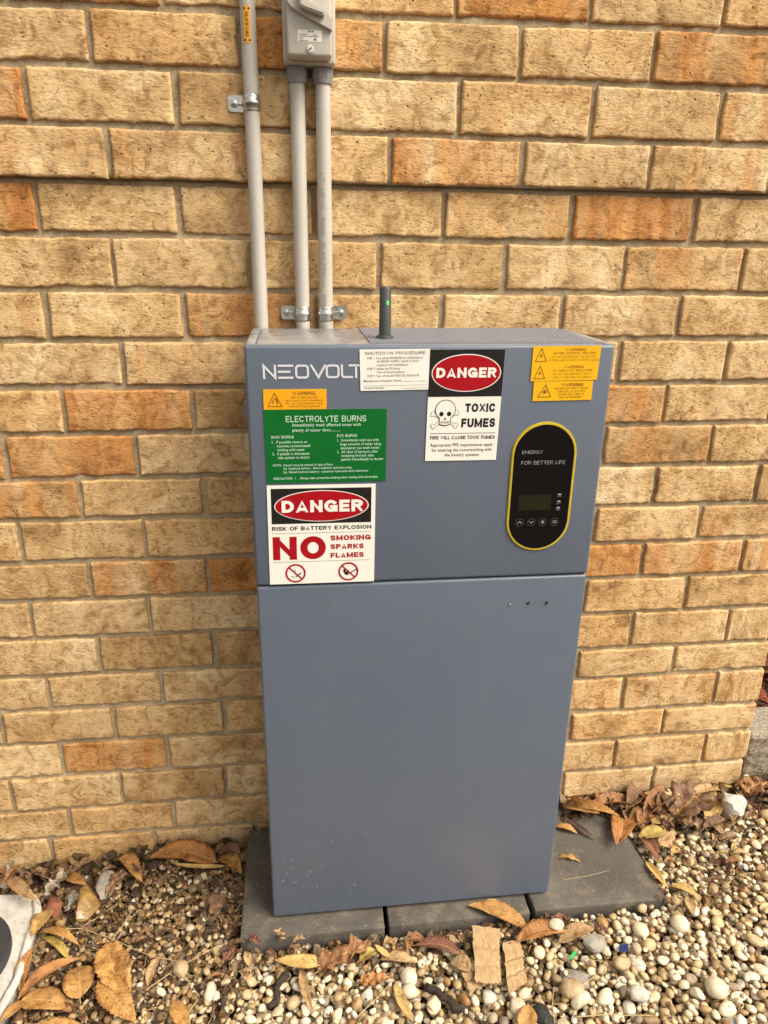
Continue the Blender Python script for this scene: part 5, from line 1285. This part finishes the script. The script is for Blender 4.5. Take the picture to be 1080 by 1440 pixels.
for lab, pts in (('long forked straw across the left gravel', [(58, 1306), (115, 1306), (150, 1318), (215, 1345), (255, 1352)]), ('thin straw rising towards the amber stone', [(114, 1302), (135, 1293), (165, 1270)]),
                 ('straw slanting up near the left wall', [(160, 1318), (174, 1300), (186, 1278)]), ('long pale straw running to the left paver', [(205, 1396), (240, 1366), (308, 1328)]),
                 ('thin straw near the large crumpled leaf', [(122, 1330), (140, 1334), (152, 1342)]), ('thin straw in the gravel below the rusty leaf', [(500, 1432), (520, 1412), (546, 1388)]),
                 ('long straw lying at the bottom edge right of the charcoal', [(806, 1432), (850, 1426), (918, 1428)]), ('short straw beside the charcoal lump', [(778, 1390), (776, 1405), (780, 1440)]),
                 ('grey twig curving on the right gravel', [(1002, 1270), (1012, 1254), (1030, 1246)]), ('fine straw under the grey angular stone', [(818, 1384), (832, 1378), (850, 1372)]),
                 ('dry straw bent over the left gravel near the stick', [(265, 1425), (280, 1400), (262, 1376), (236, 1370)])):
    stick('straw', lab, pts, .0011, .0007, 'straw' if 'twig' not in lab else 'twig', .006, 6, 'straw')
stick('twig', 'brown twig standing at the wall beside the left paver', [(300, 1222), (316, 1240), (332, 1256)], .002, .0012, 'twig', .012, 6, 'twig')
stick('straw', 'thin pale straw lying alone on the right paver', [(792, 1237), (826, 1232), (856, 1224)], .0006, .0004, 'straw', .001, 5, 'straw')
stick('twig', 'black looped twig right of the white rock', [(1050, 1166), (1062, 1160), (1074, 1172)], .0018, .0012, 'bark', .008, 6, 'twig')
def board(label, pts, thick, lift, tilt=0):
    P = [on_ground(px, py, lift) for px, py in pts]; zc = sum(p.z for p in P) / len(P) + .002
    P = [at(px, py, z=zc) for px, py in pts]
    bm = bmesh.new(); nu, nv_ = 10, 16; rr = random.Random(len(label))
    def q(u, v): return P[0] * (1 - u) * (1 - v) + P[1] * u * (1 - v) + P[2] * u * v + P[3] * (1 - u) * v
    top = []
    for j in range(nv_ + 1):
        row = []
        for i in range(nu + 1):
            u, v = i / nu, j / nv_; p = q(u, v); e = Vector((mnoise.noise(p * 90), mnoise.noise(p * 90 + Vector((5, 5, 5))), 0)) * .0042
            crk = -.0030 if (abs(v - .40) < .035 or abs(v - .69) < .035) else 0     # flutes pressed across the strip
            row.append(bm.verts.new(p + e + Vector((0, 0, thick + crk + .0013 * mnoise.noise(p * 120) + tilt * (1 - v)))))
        top.append(row)
    for j in range(nv_):
        for i in range(nu): bm.faces.new((top[j][i], top[j + 1][i], top[j + 1][i + 1], top[j][i + 1]))
    e = bmesh.ops.extrude_face_region(bm, geom=list(bm.faces))
    for v in e['geom']:
        if isinstance(v, bmesh.types.BMVert): v.co.z -= thick
    bmesh.ops.recalc_face_normals(bm, faces=bm.faces)
    o = bm_obj('board_piece', bm, M['board']); tag(o, label, 'board piece', 'torn fibrous board pieces on the gravel')
board('torn strip of tan fibrous board lying at the middle paver', [(663, 1308), (702, 1312), (704, 1385), (669, 1383)], .004, .010, .010)
board('tapering tan board piece right of the torn strip', [(706, 1328), (730, 1325), (741, 1382), (716, 1398)], .0035, .006, .003)
board('dull board scrap under the left side of the torn strip', [(644, 1352), (668, 1346), (678, 1390), (658, 1394)], .003, .002)
def chip(name, label, pts, mat, th=.002, lift=.004):
    P = [on_ground(px, py, lift) for px, py in pts]; zc = max(p.z for p in P); bm = bmesh.new()
    fr = bm.faces.new([bm.verts.new(Vector((p.x, p.y, zc))) for p in P]); e = bmesh.ops.extrude_face_region(bm, geom=[fr])
    for v in e['geom']:
        if isinstance(v, bmesh.types.BMVert): v.co.z += th
    bmesh.ops.recalc_face_normals(bm, faces=bm.faces); bmesh.ops.bevel(bm, geom=list(bm.edges), offset=.0004, segments=1, affect='EDGES')
    tag(bm_obj(name, bm, M[mat]), label, 'plastic scrap')
chip('plastic_chip', 'dark blue square plastic chip on the right gravel', [(871, 1329), (883, 1328), (883, 1341), (870, 1341)], 'bluep')
chip('plastic_strip', 'bright green plastic strip in the gravel before the right paver', [(799, 1349), (808, 1338), (811, 1340), (803, 1352)], 'greenp')

# ------------------------------------------------------------------ pale slab at the lower left, and what lies past the wall's corner
bm = bmesh.new(); top_z = .050
ring0 = [bm.verts.new((p.x, p.y, top_z - .004)) for p in slab_poly]; fr = bm.faces.new(ring0)
e = bmesh.ops.extrude_face_region(bm, geom=[fr])
for v in e['geom']:
    if isinstance(v, bmesh.types.BMVert): v.co.z = -.04
bmesh.ops.recalc_face_normals(bm, faces=bm.faces)
bmesh.ops.bevel(bm, geom=[e_ for e_ in bm.edges if all(v.co.z > .03 for v in e_.verts)], offset=.008, segments=4, affect='EDGES')
bmesh.ops.triangulate(bm, faces=[f_ for f_ in bm.faces if len(f_.verts) > 4]); bmesh.ops.subdivide_edges(bm, edges=[e_ for e_ in bm.edges if e_.calc_length() > .02], cuts=3)
for v in bm.verts: v.co.z += .0022 * mnoise.noise(v.co * 26) + .001 * mnoise.noise(v.co * 80)
slab = bm_obj('drain_slab', bm, M['conc'], None); autosmooth(slab, 60)
tag(slab, 'pale weathered concrete slab at the lower left beside the leaves', 'slab')
# raised lip along its outer edge
lip = [at(px, py, z=top_z) for px, py in ((50, 1266), (53, 1280), (40, 1322), (21, 1382), (-6, 1430), (-60, 1508))]
bm = bmesh.new(); Q = [lip[i].lerp(lip[i + 1], k / 4) for i in range(5) for k in range(4)] + [lip[-1]]
tube_mesh(bm, [(q_.x, q_.y, top_z - .002 + .002 * mnoise.noise(q_ * 30)) for q_ in Q], [.0085 + .001 * mnoise.noise(q_ * 50) for q_ in Q], 12); bmesh.ops.recalc_face_normals(bm, faces=bm.faces)
bm_obj('lip', bm, M['conc'], slab, True)
pc = at(-74, 1355, z=top_z); pr = (at(10, 1352, z=top_z) - pc).length
bm = bmesh.new(); tube_mesh(bm, [(pc.x, pc.y, top_z - .004), (pc.x, pc.y, top_z + .008), (pc.x, pc.y, top_z + .012)], [pr, pr, pr - .004], 56); bmesh.ops.recalc_face_normals(bm, faces=bm.faces)
dc = bm_obj('drain_cover', bm, M['rubber']); autosmooth(dc, 40); tag(dc, 'black round cover at the left edge on the pale slab', 'drain cover')
# beyond the corner
EDZ = at(1062, 1032, y=.08).z
bm = bmesh.new()
add_box(bm, 1.742, 2.35, .075, .20, -.05, EDZ, .010, 2)
bmesh.ops.subdivide_edges(bm, edges=[e_ for e_ in bm.edges if e_.calc_length() > .05], cuts=12, use_grid_fill=True)
for v in bm.verts: v.co += Vector((mnoise.noise(v.co * 60), mnoise.noise(v.co * 60 + Vector((3, 1, 0))), mnoise.noise(v.co * 60 + Vector((0, 7, 2))))) * .004
tag(bm_obj('garden_edging', bm, M['agg']), 'exposed aggregate concrete edging block past the wall corner', 'edging')
pydata_o = sheet('garden_bed', 1.70, 3.2, .201, 1.4, 20, 20, lambda x, y: EDZ - .015 + .01 * math.sin(x * 13 + y * 9), M['soil']); tag(pydata_o, 'raised soil of the garden bed', kind='structure')
LV = []; LF = []; LC = []; nv = 0
for _ in range(1500):
    x, y = rng.uniform(1.72, 2.6), rng.uniform(.205, 1.3); flake(x, y, EDZ - .01 + rng.uniform(0, .012), rng.uniform(.015, .04), np.array((.20, .06, .03)))
tag(raw_mesh('bark_mulch', LV, LF, LC, M['litter'], False), 'red brown bark mulch in the bed past the wall corner', 'mulch', kind='stuff')
lw_ = sheet('lawn', 1.7, 30, 1.41, 40, 10, 10, lambda x, y: EDZ - .02, M['grass']); tag(lw_, 'lawn far behind the wall corner', kind='structure')
